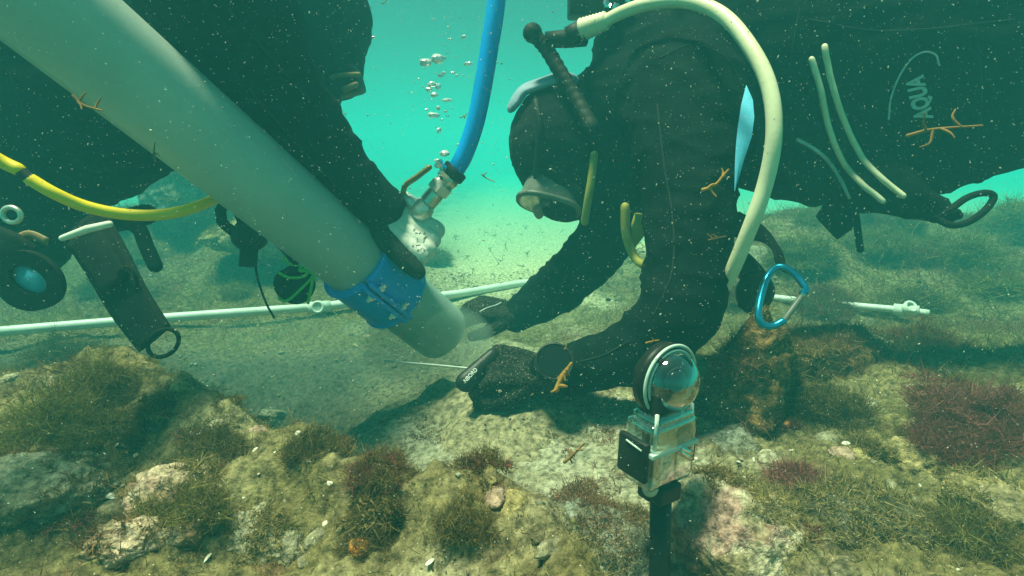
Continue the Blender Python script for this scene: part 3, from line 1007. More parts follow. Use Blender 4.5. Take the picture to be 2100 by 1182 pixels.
axA = (A1 - A0) / np.linalg.norm(A1 - A0)
tee(A1, axA, 0.0225, np.array([0.1, -1.0, 0.25]))
axR = (R3 - R2) / np.linalg.norm(R3 - R2)
tee(R3, axR, 0.020, np.array([0.05, -0.75, 0.75]))

# ------------------------------------------------------------------ bodies
def limb(m, pts, rad, n=8, seg=20, up=None):
    """pts: (px, py, d); rad in metres or (horizontal, vertical)"""
    w3 = [P(*p) for p in pts]
    r = [q if isinstance(q, tuple) else (q, q) for q in rad]
    full = catmull([np.concatenate([a, b]) for a, b in zip(w3, r)], n)
    m.tube(full[:, :3], np.abs(full[:, 3:]), seg=seg, up=up, round_end=True)
    return m


def wrinkles(amp, f=26, seed=0):
    def fn(V, N):
        n = fbm(V * f, 3, 500 + seed)
        rid = 1 - np.abs(fbm(V * np.array([f * 0.5, f * 0.5, f * 1.1]), 2, 520 + seed)) * 2
        fold = 1 - np.abs(vn(V * np.array([7, 7, 34]) + 0.8 * vn(V * 6, 540 + seed)[:, None], 541 + seed)) * 2
        return 1.4 * amp * (0.6 * n + 0.6 * rid ** 3 + 0.9 * np.maximum(fold, 0) ** 2)
    return fn


class Skin:
    """a body surface one can lay things on"""
    def __init__(self, V, F):
        self.t = BVHTree.FromPolygons([tuple(v) for v in V], [tuple(int(i) for i in f) for f in F])

    def on(self, px, py, lift=0.0):
        d = Vector(ray(px, py).tolist()).normalized()
        h = self.t.ray_cast(Vector(CAM.tolist()), d)
        if h[0] is None:
            return None
        n = h[1] if h[1].dot(d) < 0 else -h[1]
        return np.array(h[0]) + np.array(n) * lift


def hand(wrist, d, n, thumb, size=0.19, curl=(25, 35, 30), tcurl=25, spread=0.10, wide=1.0, fat=1.0, tsplay=35, tn=-0.25, toff=0.022, tfat=1.0, pk=0.0135, tlen=1.0):
    """glove shapes: (palm, fingers) with five separate bent fingers; d along the hand, n out of its back, thumb the side it leaves from"""
    d = np.asarray(d, float); d /= np.linalg.norm(d)
    n = np.asarray(n, float); n = n - d * np.dot(n, d); n /= np.linalg.norm(n)
    s = np.cross(d, n)
    if np.dot(s, thumb) < 0: s = -s
    wrist = np.asarray(wrist, float)
    k = size / 0.19
    palm, fing = M(), M()
    L = [0.047, 0.052, 0.048, 0.037]
    for i, (off, ll) in enumerate(zip((0.031, 0.0105, -0.0105, -0.031), L)):
        kn = wrist + d * (0.095 - 0.004 * abs(i - 1)) * k + s * off * k * wide + n * 0.004
        q = catmull([wrist + s * off * 0.55 * k, wrist + d * 0.045 * k + s * off * 0.85 * k + n * 0.004, kn], 5)
        palm.tube(q, np.linspace(0.016, pk, len(q)) * k * fat, seg=12, round_end=True)
        a = 0.0
        pts = [kn - d * 0.012 * k, kn]
        cur = kn
        dirv = d + s * (spread * (1.5 - i) / 1.5)
        dirv /= np.linalg.norm(dirv)
        for j, c in enumerate(curl):
            a += math.radians(c + 4 * i)
            dv = dirv * math.cos(a) - n * math.sin(a)
            cur = cur + dv * ll * k * (1.0, 0.68, 0.52)[j]
            pts.append(cur)
        q = catmull(pts, 5)
        fing.tube(q, np.linspace(0.0125, 0.0090, len(q)) * k * fat, seg=12, round_end=True)
    th0 = wrist + d * 0.025 * k + s * toff * k
    ts = math.radians(tsplay)
    tdir = d * math.cos(ts) + s * math.sin(ts) + n * tn
    tdir /= np.linalg.norm(tdir)
    p1 = th0 + tdir * 0.045 * k * tlen
    t2 = tdir * math.cos(math.radians(tcurl)) + (d * 0.6 - n * 0.6 - s * 0.35) * math.sin(math.radians(tcurl))
    t2 /= np.linalg.norm(t2)
    p2 = p1 + t2 * 0.032 * k * tlen
    p3 = p2 + (t2 + (d * 0.4 - s * 0.3) * 0.5) * 0.024 * k * tlen
    q = catmull([th0 - tdir * 0.01, th0, p1, p2, p3], 5)
    fing.tube(q, np.array([0.0165 + (0.0105 - 0.0165) * u for u in np.linspace(0, 1, len(q))]) * k * fat * tfat, seg=12, round_end=True)
    return palm, fing


def merge(*ms):
    o = M()
    for m in ms:
        o.add(np.vstack(m.v), m.f)
    return o


def lay(sk, pix, r, name, m_, parent, n=10, lift=0.0, seg=8):
    """a tube lying along a body, through photo points"""
    full = catmull([np.array(p, float) for p in pix], n)
    pts = [sk.on(p[0], p[1], lift) for p in full]
    pts = np.array([p for p in pts if p is not None])
    for _ in range(3):
        pts[1:-1] = 0.25 * pts[:-2] + 0.5 * pts[1:-1] + 0.25 * pts[2:]
    return M().tube(pts, r, seg=seg, round_end=True).build(name, m_, parent)


def smooth_fit(sk, pix):
    """a smooth patch just clear of the creases under the given photo points"""
    A, b_ = [], []
    x0 = np.mean([p[0] for p in pix]); y0 = np.mean([p[1] for p in pix])
    row = lambda x, y: [1, (x - x0) / 50, (y - y0) / 50, ((x - x0) / 50) ** 2, ((y - y0) / 50) ** 2, (x - x0) * (y - y0) / 2500]
    for p in pix:
        q = sk.on(p[0], p[1])
        if q is not None:
            A.append(row(*p)); b_.append(float((q - CAM) @ FWD))
    A, b_ = np.array(A), np.array(b_)
    k, *_ = np.linalg.lstsq(A, b_, rcond=None)
    near = float((A @ k - b_).max())
    return lambda x, y, lift: P(x, y, float(np.array(row(x, y)) @ k) - max(near, 0) - lift)


# ---- the diver on the right
pr = thing('person', P(1700, 520, 1.05), 'diver in black suit at the right, head down, reaching both arms to the bottom', 'person', 'divers working on the seabed')
m = M()
limb(m, [(1370, 150, 1.12), (1500, 125, 1.10), (1700, 125, 1.08), (1900, 108, 1.05), (2080, 80, 1.02), (2400, 20, 0.98)],
     [(0.13, 0.17), (0.17, 0.235), (0.185, 0.275), (0.185, 0.265), (0.18, 0.235), (0.17, 0.20)], seg=36, up=(0, 0, 1))
limb(m, [(1335, 130, 1.12), (1420, 160, 1.08)], [0.115, 0.13])
limb(m, [(1395, 200, 0.98), (1412, 380, 0.90), (1408, 540, 0.87), (1384, 642, 0.86), (1310, 712, 0.885), (1215, 748, 0.915), (1120, 765, 0.94)],
     [0.112, 0.075, 0.064, 0.061, 0.052, 0.042, 0.033], seg=24)
limb(m, [(1300, 290, 1.15), (1268, 420, 1.2), (1218, 520, 1.25), (1140, 592, 1.28), (1060, 645, 1.3)], [0.10, 0.072, 0.061, 0.055, 0.038], seg=24)
limb(m, [(1780, 370, 1.0), (1860, 402, 0.96), (1925, 432, 0.93), (1962, 446, 0.915)], [(0.05, 0.06), (0.034, 0.034), (0.014, 0.022), (0.008, 0.012)], up=(0, 0, 1))
limb(m, [(1165, 300, 1.14), (1240, 250, 1.13), (1340, 190, 1.12)], [0.075, 0.10, 0.13], seg=24)
V, F = remesh(m, 0.0075, 8, wrinkles(0.0045, 24, 1))
bodyR = link_mesh('body', V, F, K['suit'], pr)
SR = Skin(V, F)

m = M()
m.ell(P(1150, 295, 1.12), (0.105, 0.10, 0.118))
limb(m, [(1150, 330, 1.12), (1160, 380, 1.12)], [0.088, 0.075])
V, F = remesh(m, 0.005, 6, wrinkles(0.0015, 30, 4))
hoodR = link_mesh('hood', V, F, K['hood'], pr)
SH = Skin(V, F)
# crown patch of the hood and its grey band
m = M()
band = catmull([P(1056, 210, 1.09), P(1075, 185, 1.08), P(1110, 172, 1.07), P(1150, 158, 1.06), P(1165, 160, 1.06)], 5)
m.tube(band, np.stack([np.full(len(band), 0.035), np.full(len(band), 0.010)], 1), seg=10, up=(-0.3, -0.3, 1), round_end=True)
m.build('crown_panel', mat('blue_grey_panel', (0.20, 0.30, 0.40), (0.28, 0.40, 0.50), rough=0.6, scale=40), hoodR)
lay(SH, [(1100, 210), (1108, 270), (1104, 330), (1098, 388)], 0.008, 'mask_strap', K['rubber'], hoodR, lift=0.001)

# face with the diving mask at the lower side of the head (the face looks down and to the left)
fc = P(1140, 392, 1.13)
M().ell(fc, (0.058, 0.062, 0.05)).ell(fc + np.array([-0.035, -0.03, -0.03]), (0.013, 0.014, 0.024)).ell(fc + np.array([-0.02, -0.055, -0.018]), (0.010, 0.009, 0.008)).ell(fc + np.array([0.022, -0.052, -0.022]), (0.014, 0.008, 0.007)).build('face', K['skin'], pr)
mk = P(1128, 408, 1.09)
ma = np.array([-0.25, -0.45, -0.86]); ma /= np.linalg.norm(ma)
ux = np.array([1.0, -0.1, -0.24]); ux -= ma * (ux @ ma); ux /= np.linalg.norm(ux)
uy = np.cross(ma, ux)
def oval(c, a, b, n=40):
    t = np.linspace(0, 2 * PI, n, endpoint=False)
    return np.array([c + ux * a * np.sign(math.cos(q)) * abs(math.cos(q)) ** 0.75 + uy * b * np.sign(math.sin(q)) * abs(math.sin(q)) ** 0.8 for q in t])
skirt = M()
o1, o2 = oval(mk - ma * 0.035, 0.052, 0.046), oval(mk + ma * 0.012, 0.060, 0.043)
skirt.add(np.vstack([o1, o2]), [(i, (i + 1) % 40, 40 + (i + 1) % 40, 40 + i) for i in range(40)])
msk = skirt.build('mask', K['silicone'], pr)
M().tube(oval(mk + ma * 0.014, 0.060, 0.043), 0.0055, seg=10, closed=True, up=ma).build('mask_frame', K['silicone'], msk)
pl = oval(mk + ma * 0.016, 0.057, 0.040)
link_mesh('mask_lens', np.vstack([pl, pl + ma * 0.003]), [tuple(range(40)), tuple(range(79, 39, -1))] + [(i, 40 + i, 40 + (i + 1) % 40, (i + 1) % 40) for i in range(40)], K['maskglass'], msk, smooth=False)
# regulator second stage and its yellow-green hose below the chin
M().ell(P(1178, 392, 1.10), (0.034, 0.026, 0.028)).lathe(P(1172, 396, 1.07), (-.3, -.8, -.3), [(0, 0.024), (0.012, 0.026), (0.016, 0.020)]).build('regulator', K['rubber'], pr)
T('regulator_hose', [P(1219, 318, 1.02), P(1214, 360, 1.02), P(1206, 410, 1.03), P(1199, 455, 1.05)], 0.0075, K['yellow_dull'], pr)
T('regulator_hose', [P(1282, 425, 1.02), P(1284, 480, 1.03), P(1300, 525, 1.04), P(1322, 543, 1.02), P(1345, 530, 0.99)], 0.0085, K['yellow_dull'], pr)
M().ribbon(np.array([P(1322, 440, 1.00), P(1308, 475, 1.03), P(1292, 512, 1.04)]), [0.018, 0.016, 0.006], 0.002, face=(0, -1, 0)).build('yellow_tag', K['yellow_dull'], pr)

# gloves
hp, hf = hand(P(1118, 768, 0.94), P(1010, 752, 0.93) - P(1118, 768, 0.94), (0.1, -0.55, 0.8), (0.1, -1, -0.2), size=0.178, curl=(52, 62, 40), tcurl=50, fat=1.12, tsplay=40)
V, F = remesh(merge(hp, hf), 0.0028, 3, lambda V, N: 0.0008 * fbm(V * 160, 2, 9))
gl = link_mesh('glove', V, F, K['glove_black'], pr)
cu = M().tube(np.array([P(1140, 762, 0.935), P(1118, 768, 0.94), P(1098, 766, 0.94)]), [0.041, 0.040, 0.036], seg=24, round_end=False)
cu.build('cuff', K['glove_black'], gl)
hp, hf = hand(P(1062, 648, 1.3), P(985, 636, 1.27) - P(1062, 648, 1.3), (-0.1, -0.35, 0.9), (0, -1, 0), size=0.185, curl=(28, 36, 25), tcurl=20, fat=1.2)
V, F = remesh(merge(hp, hf), 0.0032, 3)
g2 = link_mesh('glove', V, F, K['glove_black'], pr)
SG2 = Skin(V, F)
lay(SG2, [(985, 640), (1000, 632), (1015, 628), (1027, 622)], 0.0016, 'glove_piping', K['print_grey'], g2, lift=0.001, seg=6)
# wrist computer
wc = P(1137, 746, 0.885)
wa = (CAM - wc); wa = wa / np.linalg.norm(wa); wa = wa + np.array([0, 0, 0.35]); wa /= np.linalg.norm(wa)
dcm = M().lathe(wc - wa * 0.012, wa, [(0, 0.028), (0.010, 0.032), (0.013, 0.031)], seg=32).build('wrist_computer', K['black'], pr, smooth=False)
ring(wc + wa * 0.013, wa, 0.027, 0.0305, 0.0015).build('bezel', K['black'], dcm)
M().lathe(wc + wa * 0.0125, wa, [(0, 0.027), (0.0012, 0.026)], seg=32).build('display', K['lens'], dcm, smooth=False)

# cream piping hoses lying on the suit, and the blue seam panel
for pix in ([(1664, 122), (1684, 190), (1697, 255), (1722, 320), (1760, 370), (1810, 412)], [(1690, 98), (1703, 160), (1722, 225), (1752, 295), (1790, 350), (1852, 402)]):
    lay(SR, pix, 0.0052, 'suit_piping', K['cream'], pr, lift=0.002)
lay(SR, [(1636, 287), (1670, 306), (1700, 332), (1725, 370), (1742, 405)], 0.0036, 'suit_piping', K['print_grey'], pr, lift=0.0)
pan = M()
Lp = [(1530, 175), (1520, 215), (1513, 260), (1509, 300), (1507, 340), (1506, 392)]
Rp = [(1531, 175), (1544, 205), (1547, 240), (1542, 280), (1527, 325), (1507, 393)]
pd_ = []
for a, b in zip(Lp, Rp):
    hits = [SR.on(x, a[1]) for x in np.linspace(a[0] - 3, b[0] + 3, 7)]
    pd_.append(min(float((q - CAM) @ FWD) for q in hits if q is not None))
pd_ = np.array(pd_)
pd_ = np.minimum(pd_, np.convolve(np.pad(pd_, 1, mode='edge'), np.ones(3) / 3, 'valid'))
pp = [P(a[0] + (b[0] - a[0]) * t, a[1] + (b[1] - a[1]) * t, dq - 0.004 - 0.003 * (t == 0.5)) for a, b, dq in zip(Lp, Rp, pd_) for t in (0, 0.5, 1.0)]
pf = [(i * 3 + j, i * 3 + j + 1, i * 3 + j + 4, i * 3 + j + 3) for i in range(5) for j in range(2)]
pb = [p + np.array([0.0, 0.022, 0]) for p in pp]
nq = len(pp)
link_mesh('side_panel', np.array(pp + pb), pf + [tuple(i + nq for i in f[::-1]) for f in pf], K['light_blue'], pr)


def print_on(sk, text, px, py, ang, h, mt, parent, name, lift=0.0025, squeeze=1.0, bold=0.012):
    """flat lettering laid on a surface; ang = screen angle of the baseline, h = letter height in photo pixels"""
    cu = bpy.data.curves.new('lettering', 'FONT')
    cu.body = text
    cu.size = 1.0
    cu.resolution_u = 3
    cu.offset = bold
    to = bpy.data.objects.new('lettering', cu)
    C.objects.link(to)
    me = bpy.data.meshes.new_from_object(to.evaluated_get(bpy.context.evaluated_depsgraph_get()))
    V = np.array([v.co[:] for v in me.vertices]); F = [tuple(p.vertices) for p in me.polygons]
    bpy.data.objects.remove(to)
    ca, sa = math.cos(ang), math.sin(ang)
    sc = h / 0.70
    fit = smooth_fit(sk, [(px + (v[0] * ca * squeeze - v[1] * sa) * sc, py - (v[0] * sa * squeeze + v[1] * ca) * sc) for v in V[::3]])
    out = []
    for v in V:
        x, y = v[0] * sc * squeeze, v[1] * sc
        out.append(fit(px + x * ca - y * sa, py - (x * sa + y * ca), lift))
    return link_mesh(name, np.array(out), F, mt, parent, smooth=False)


print_on(SR, 'AQUA', 1912, 241, math.radians(103), 36, K['print_grey'], pr, 'chest_lettering', lift=0.001, squeeze=0.60, bold=0.045)
lay(SR, [(1822, 245), (1826, 205), (1842, 160), (1868, 122), (1895, 107), (1918, 113), (1926, 134)], 0.0016, 'emblem_arc', K['print_grey'], pr, lift=0.0008, seg=6)
K['seam'] = mat('suit_seam', (0.014, 0.018, 0.017), (0.026, 0.030, 0.028), rough=0.8, scale=200, spec=0.2)
for pix in ([(1640, 20), (1622, 120), (1612, 240), (1618, 350), (1640, 425)], [(1348, 215), (1362, 340), (1380, 450), (1378, 560), (1340, 650)],
            [(1660, 40), (1780, 62), (1900, 60), (2080, 40)], [(1352, 120), (1420, 92), (1490, 120), (1520, 180)], [(2000, 60), (2012, 160), (2010, 260), (1992, 360)], [(1290, 700), (1240, 728), (1190, 742)]):
    lay(SR, pix, 0.0013, 'suit_seam', K['seam'], bodyR, lift=0.0004, seg=6)
# belly straps under the right diver: pocket loop, hanging strap, cord
lp = catmull([P(1920, 448, 0.91), P(1950, 462, 0.90), P(1985, 456, 0.895), P(2020, 432, 0.89), P(2038, 404, 0.89), P(2018, 396, 0.89), P(1985, 405, 0.895), P(1955, 425, 0.90)], 6)
M().tube(lp, 0.0055, seg=10, closed=True).build('webbing_loop', K['web'], pr)
M().ribbon(np.array([P(1742, 412, 1.02), P(1718, 445, 1.02), P(1695, 468, 1.02)]), [0.024, 0.036, 0.030], 0.003, face=(0, -1, 0.1)).build('pocket_flap', K['web'], pr)
T('cord', [P(1752, 425, 1.0), P(1758, 465, 1.0), P(1764, 512, 1.0)], 0.006, K['web'], pr)
M().ribbon(catmull([P(1500, 455, 0.98), P(1550, 480, 0.95), P(1590, 510, 0.90), P(1602, 548, 0.86)], 6), [*np.linspace(0.022, 0.016, 19)], 0.004, face=(0.2, -1, 0)).build('harness_strap', K['web'], pr)
M().ribbon(catmull([P(1490, 515, 0.95), P(1530, 545, 0.93), P(1560, 590, 0.90), P(1530, 640, 0.90)], 6), 0.018, 0.004, face=(0, -1, 0)).build('harness_strap', K['web'], pr)
M().ell(P(1548, 600, 0.92), (0.032, 0.02, 0.035)).ell(P(1535, 555, 0.93), (0.02, 0.02, 0.02)).build('buckle', K['black'], pr)

# ---- cream low-pressure hose with its first stage (worn over the shoulder)
ch = thing('breathing_hose', P(1480, 590, 0.84), 'cream breathing hose curving in a wide arc in front of the right diver', 'hose')
T('hose', [P(1215, 58, 0.98), P(1285, 22, 0.94), P(1355, 4, 0.90), P(1425, 6, 0.86), P(1490, 38, 0.82), P(1548, 112, 0.78), P(1580, 190, 0.76), P(1587, 280, 0.755), P(1570, 375, 0.77), P(1535, 475, 0.79), P(1487, 585, 0.84), P(1455, 620, 0.90)], 0.0108, K['cream'], ch, seg=18)
a0, a1 = P(1192, 62, 0.99), P(1245, 42, 0.965)
m = M()
pq = np.linspace(0, 1, 17)
m.tube(np.array([a0 + (a1 - a0) * t for t in pq]), [0.0185 + (0.0016 if i % 2 else 0) - 0.004 * t for i, t in enumerate(pq)], seg=20)
m.build('bend_protector', K['cream'], ch)
m = M().tube(np.array([P(1166, 78, 1.0), P(1196, 62, 0.99)]), 0.019, seg=18)
m.build('swivel', K['rubber'], ch)

fs = thing('first_stage', P(1200, 40, 1.05), 'black valve block with metal fittings at the top edge beside the cream hose', 'regulator')
M().box(P(1215, 8, 1.05), (0.045, 0.03, 0.024), bev=0.006).ell(P(1262, 0, 1.05), (0.03, 0.03, 0.024)).build('valve_block', K['rubber'], fs)
for (px, py) in ((1238, 16), (1258, 22), (1280, 6)):
    M().lathe(P(px, py, 1.03), (0.3, -0.9, 0.3), [(0, 0.007), (0.006, 0.009), (0.014, 0.009), (0.016, 0.005)], seg=6).build('port_plug', K['chrome'], fs, smooth=False)

bh = thing('inflator_hose', P(1210, 240, 1.0), 'short black corrugated hose with a rounded end left of the right diver shoulder', 'hose')
pts = catmull([P(1090, 66, 1.03), P(1120, 100, 1.03), P(1150, 150, 1.02), P(1180, 200, 1.01), P(1213, 262, 0.99)], 12)
M().tube(pts, [0.0135 + 0.0008 * math.sin(i * 1.9) for i in range(len(pts))], seg=16, round_end=True).build('hose', K['rubber'], bh)
M().ell(P(1092, 68, 1.03), (0.018, 0.018, 0.018)).build('end_fitting', K['rubber'], bh)
M().ribbon(np.array([P(1118, 82, 1.02), P(1160, 80, 1.02), P(1200, 76, 1.03)]), [0.014, 0.016, 0.017], 0.014, face=(0, -1, 0)).build('bracket', K['rubber'], bh)

# ---- carabiner
cb = thing('carabiner', P(1600, 672, 0.80), 'blue metal carabiner hanging below the right diver', 'carabiner')
cp = catmull([P(1606, 659, 0.79), P(1585, 669, 0.79), P(1563, 666, 0.79), P(1555, 645, 0.79), P(1560, 610, 0.80), P(1572, 572, 0.81), P(1590, 550, 0.82), P(1612, 550, 0.815), P(1635, 568, 0.81), P(1652, 592, 0.80), P(1646, 603, 0.80)], 8)
M().tube(cp, 0.0052, seg=14, round_end=True).build('frame', K['anod'], cb)
M().tube(np.array([P(1645, 606, 0.80), P(1608, 657, 0.79)]), 0.0042, seg=12, round_end=True).build('gate', K['silicone'], cb)
M().ell(P(1646, 604, 0.80), (0.0052, 0.0052, 0.0052)).build('gate_pin', K['steel'], cb)

# ---- probe tool in the right hand
pt = thing('probe_tool', P(965, 790, 0.93), 'thin steel probe with a black lettered handle held in the near black glove', 'tool')
h0, h1 = P(1012, 728, 0.93), P(953, 786, 0.905)
hpts = catmull([h0, (h0 + h1) / 2, h1], 5)
hd = M().tube(hpts, np.stack([np.linspace(0.012, 0.0165, len(hpts)), np.linspace(0.009, 0.011, len(hpts))], 1), seg=20, up=(0, -1, 0.3), round_end=True)
hdo = hd.build('handle', K['black'], pt)
SHD = Skin(np.vstack(hd.v), hd.f)
print_on(SHD, 'NBORD', 955, 786, math.radians(47), 8.5, K['label_white'], hdo, 'handle_lettering', lift=0.0008, squeeze=0.86)
T('rod', [P(975, 757, 0.925), P(880, 748, 0.965), P(790, 741, 1.0)], 0.0019, K['zinc'], pt, seg=8)

# ---- the diver on the left
pl_ = thing('person', P(300, 560, 1.15), 'diver in black suit at the left, white gloved hand on the blue clamp', 'person', 'divers working on the seabed')
m = M()
limb(m, [(-420, 190, 1.06), (-100, 190, 1.04), (120, 165, 1.02), (290, 115, 1.01), (430, 60, 1.0), (560, 20, 1.01)],
     [(0.165, 0.245), (0.165, 0.25), (0.16, 0.232), (0.15, 0.19), (0.145, 0.165), (0.125, 0.125)], seg=36, up=(0, 0, 1))
limb(m, [(455, 15, 0.80), (548, 162, 0.865), (640, 286, 0.92), (715, 376, 0.965), (772, 424, 0.99)], [0.108, 0.080, 0.063, 0.053, 0.047], seg=24)
limb(m, [(560, 60, 1.04), (620, 130, 1.02), (640, 200, 1.0)], [0.105, 0.062, 0.036], seg=24)
limb(m, [(-300, 420, 1.1), (-60, 470, 1.08), (60, 500, 1.06), (120, 480, 1.05)], [0.12, 0.09, 0.06, 0.035], seg=24)
V, F = remesh(m, 0.0075, 8, wrinkles(0.0045, 24, 2))
bodyL = link_mesh('body', V, F, K['suit_left'], pl_)
SL = Skin(V, F)
m = M().ell(P(660, 40, 1.08), (0.095, 0.093, 0.112))
limb(m, [(670, 90, 1.08), (690, 150, 1.06)], [0.078, 0.051])
V, F = remesh(m, 0.005, 6, wrinkles(0.0015, 30, 6))
hdL = link_mesh('hood', V, F, K['hood'], pl_)
# its mask and regulator, seen edge on below the hood
M().box(P(697, 172, 1.04), (0.040, 0.032, 0.025), rot3(0, -0.25, 0).T, bev=0.010).build('mask', K['rubber'], pl_)
M().tube(catmull([P(655, 172, 1.01), P(690, 156, 1.0), P(735, 153, 1.0)], 5), 0.0045, seg=8, round_end=True).build('mask_trim', K['orange_trim'], pl_)
M().tube(catmull([P(706, 184, 1.0), P(730, 174, 1.0)], 4), 0.0055, seg=8, round_end=True).build('mask_trim', K['orange_trim'], pl_)
M().ell(P(684, 196, 1.02), (0.016, 0.018, 0.021)).build('regulator', K['rubber'], pl_)

for pix in ([(500, 170), (580, 262), (660, 350), (730, 418)], [(300, 20), (330, 90)], [(120, 330), (200, 350), (280, 330)], [(20, 150), (60, 260), (70, 380)]):
    try:
        lay(SL, pix, 0.0013, 'suit_seam', K['seam'], bodyL, lift=0.0004, seg=6)
    except Exception:
        pass

# white glove with black palm and fingers, gripping the clamp
gw = P(792, 440, 1.0)
gd = P(882, 505, 1.015) - gw
gn = np.array([0.45, -0.72, 0.55]); gt = np.array([-0.5, -0.55, -0.7])
hp, hf = hand(gw, gd, gn, gt, size=0.19, curl=(95, 60, 35), tcurl=5, spread=0.05, fat=1.2, tsplay=16, wide=1.05, tn=0.05, toff=0.042, tfat=1.15, tlen=0.78, pk=0.0150)
V, F = remesh(hp, 0.0026, 3, lambda V, N: 0.0014 * fbm(V * 60, 3, 12))
gwo = link_mesh('glove', V, F, K['glove_white'], pl_)
SGW = Skin(V, F)
V, F = remesh(hf, 0.0028, 3, lambda V, N: 0.0007 * fbm(V * 150, 2, 13))
link_mesh('glove_fingers', V, F, K['glove_dark'], gwo)
rw = np.random.default_rng(4)
mk_ = M()
for k in range(18):
    px, py = 846 + rw.uniform(-8, 26), 472 + rw.uniform(-14, 44)
    a = SGW.on(px, py, 0.0006)
    b_ = SGW.on(px + rw.uniform(-5, 6), py + rw.uniform(-5, 6), 0.0006)
    if a is not None and b_ is not None:
        mk_.tube(np.array([a, b_]), 0.0006, seg=4)
mk_.build('glove_print', K['ink'], gwo)

# gear hanging under the left diver
gl_ = pl_
T('shoulder_seam', [SL.on(470, 20, .001), SL.on(530, 90, .001), SL.on(590, 160, .001), SL.on(630, 200, .001)], 0.0015, K['seam'], bodyL, seg=6) if all(SL.on(*q) is not None for q in ((470, 20), (530, 90), (590, 160), (630, 200))) else None
st = catmull([P(170, 455, 0.88), P(215, 530, 0.86), P(265, 620, 0.84), P(318, 696, 0.83)], 8)
sto = M().ribbon(st, np.linspace(0.042, 0.031, len(st)), 0.004, face=(0.1, -1, 0.1)).build('webbing_strap', K['web'], gl_)
lpc, lpu = P(335, 704, 0.83), np.array([0.62, 0, -0.78])
lv = np.array([0.78, 0, 0.62])
t = np.linspace(0, 2 * PI, 32, endpoint=False)
M().tube(np.array([lpc + lpu * 0.018 * math.cos(q) + lv * 0.027 * math.sin(q) for q in t]), 0.0032, seg=8, closed=True).build('strap_ring', K['web'], sto)
pk = M().ribbon(catmull([P(165, 480, 0.85), P(205, 530, 0.84), P(238, 585, 0.835)], 6), np.linspace(0.03, 0.026, 13), 0.006, face=(0.1, -1, 0.1)).build('pocket', K['web'], gl_)
M().tube(np.array([P(262, 575, 0.835) + np.array([0.013 * math.cos(q), 0, 0.020 * math.sin(q)]) for q in t]), 0.003, seg=8, closed=True).build('pocket_ring', K['web'], pk)
M().tube(np.array([P(128, 489, 0.80), P(180, 470, 0.80), P(224, 460, 0.80)]), [0.0045, 0.0058, 0.005], seg=10, round_end=True).build('metal_bar', K['pvc'], gl_)
M().tube(np.array([P(24, 441, 0.78) + np.array([0.0125 * math.cos(q), 0, 0.0105 * math.sin(q)]) for q in t]), 0.0035, seg=10, closed=True).build('grommet', K['zinc'], gl_)
T('side_strap', [P(255, 452, 0.95), P(285, 470, 0.95), P(300, 505, 0.95), P(318, 545, 0.95)], 0.012, K['web'], gl_)
T('belt', [P(60, 470, 0.98), P(170, 462, 0.95), P(250, 452, 0.95), P(300, 440, 0.97)], 0.018, K['web'], gl_)
M().ribbon(catmull([P(25, 498, 0.84), P(60, 482, 0.84), P(98, 497, 0.84)], 5), 0.007, 0.002, face=(0, -1, 0)).build('tan_tab', K['orange_trim'], gl_)
# oval holder at the left edge, with a pale blue disc in it
hc = P(56, 575, 0.82)
hx, hz = np.array([0.92, 0, -0.38]), np.array([0.38, 0, 0.92])
m = M()
vo, vi = [], []
prof = [(1.0 + 0.16 * max(0, math.cos(q + 1.9)) ** 3) for q in np.linspace(0, 2 * PI, 48, endpoint=False)]
for q, s_ in zip(np.linspace(0, 2 * PI, 48, endpoint=False), prof):
    vo.append(hc + hx * 0.050 * s_ * math.cos(q) + hz * 0.043 * s_ * math.sin(q))
    vi.append(hc + hx * 0.028 * math.cos(q) + hz * 0.0195 * math.sin(q))
vo, vi = np.array(vo), np.array(vi)
bk = np.array([0, 0.010, 0])
Vh = np.vstack([vo, vi, vo + bk, vi + bk])
Fh = []
for i in range(48):
    j = (i + 1) % 48
    Fh += [(i, j, 48 + j, 48 + i), (96 + j, 96 + i, 144 + i, 144 + j), (i, 96 + i, 96 + j, j), (48 + j, 144 + j, 144 + i, 48 + i)]
hol = link_mesh('holder', Vh, Fh, K['web'], gl_, smooth=False)
M().lathe(hc + np.array([0, 0.008, 0]), (0, 1, 0), [(0, 0.0285), (0.002, 0.0285)], seg=40).build('blue_disc', K['light_blue'], hol)
M().ribbon(catmull([P(-30, 500, 0.83), P(20, 520, 0.825), P(50, 540, 0.83)], 5), 0.035, 0.005, face=(0, -1, 0)).build('holder_strap', K['web'], gl_)

# yellow hose at the left
yh = thing('yellow_hose', P(230, 440, 0.75), 'bright yellow hose sagging in a curve under the left diver', 'hose')
T('hose', [P(62, 368, 0.70), P(110, 396, 0.71), P(170, 422, 0.73), P(240, 438, 0.75), P(310, 442, 0.77), P(370, 434, 0.80), P(425, 416, 0.84), P(455, 400, 0.87)], 0.0078, K['yellow'], yh, seg=16)
T('hose', [P(-30, 312, 0.68), P(8, 334, 0.69), P(38, 348, 0.695)], 0.0080, K['yellow'], yh, seg=16)
T('hose_sleeve', [P(36, 347, 0.695), P(64, 369, 0.70)], 0.0072, K['rubber'], yh)

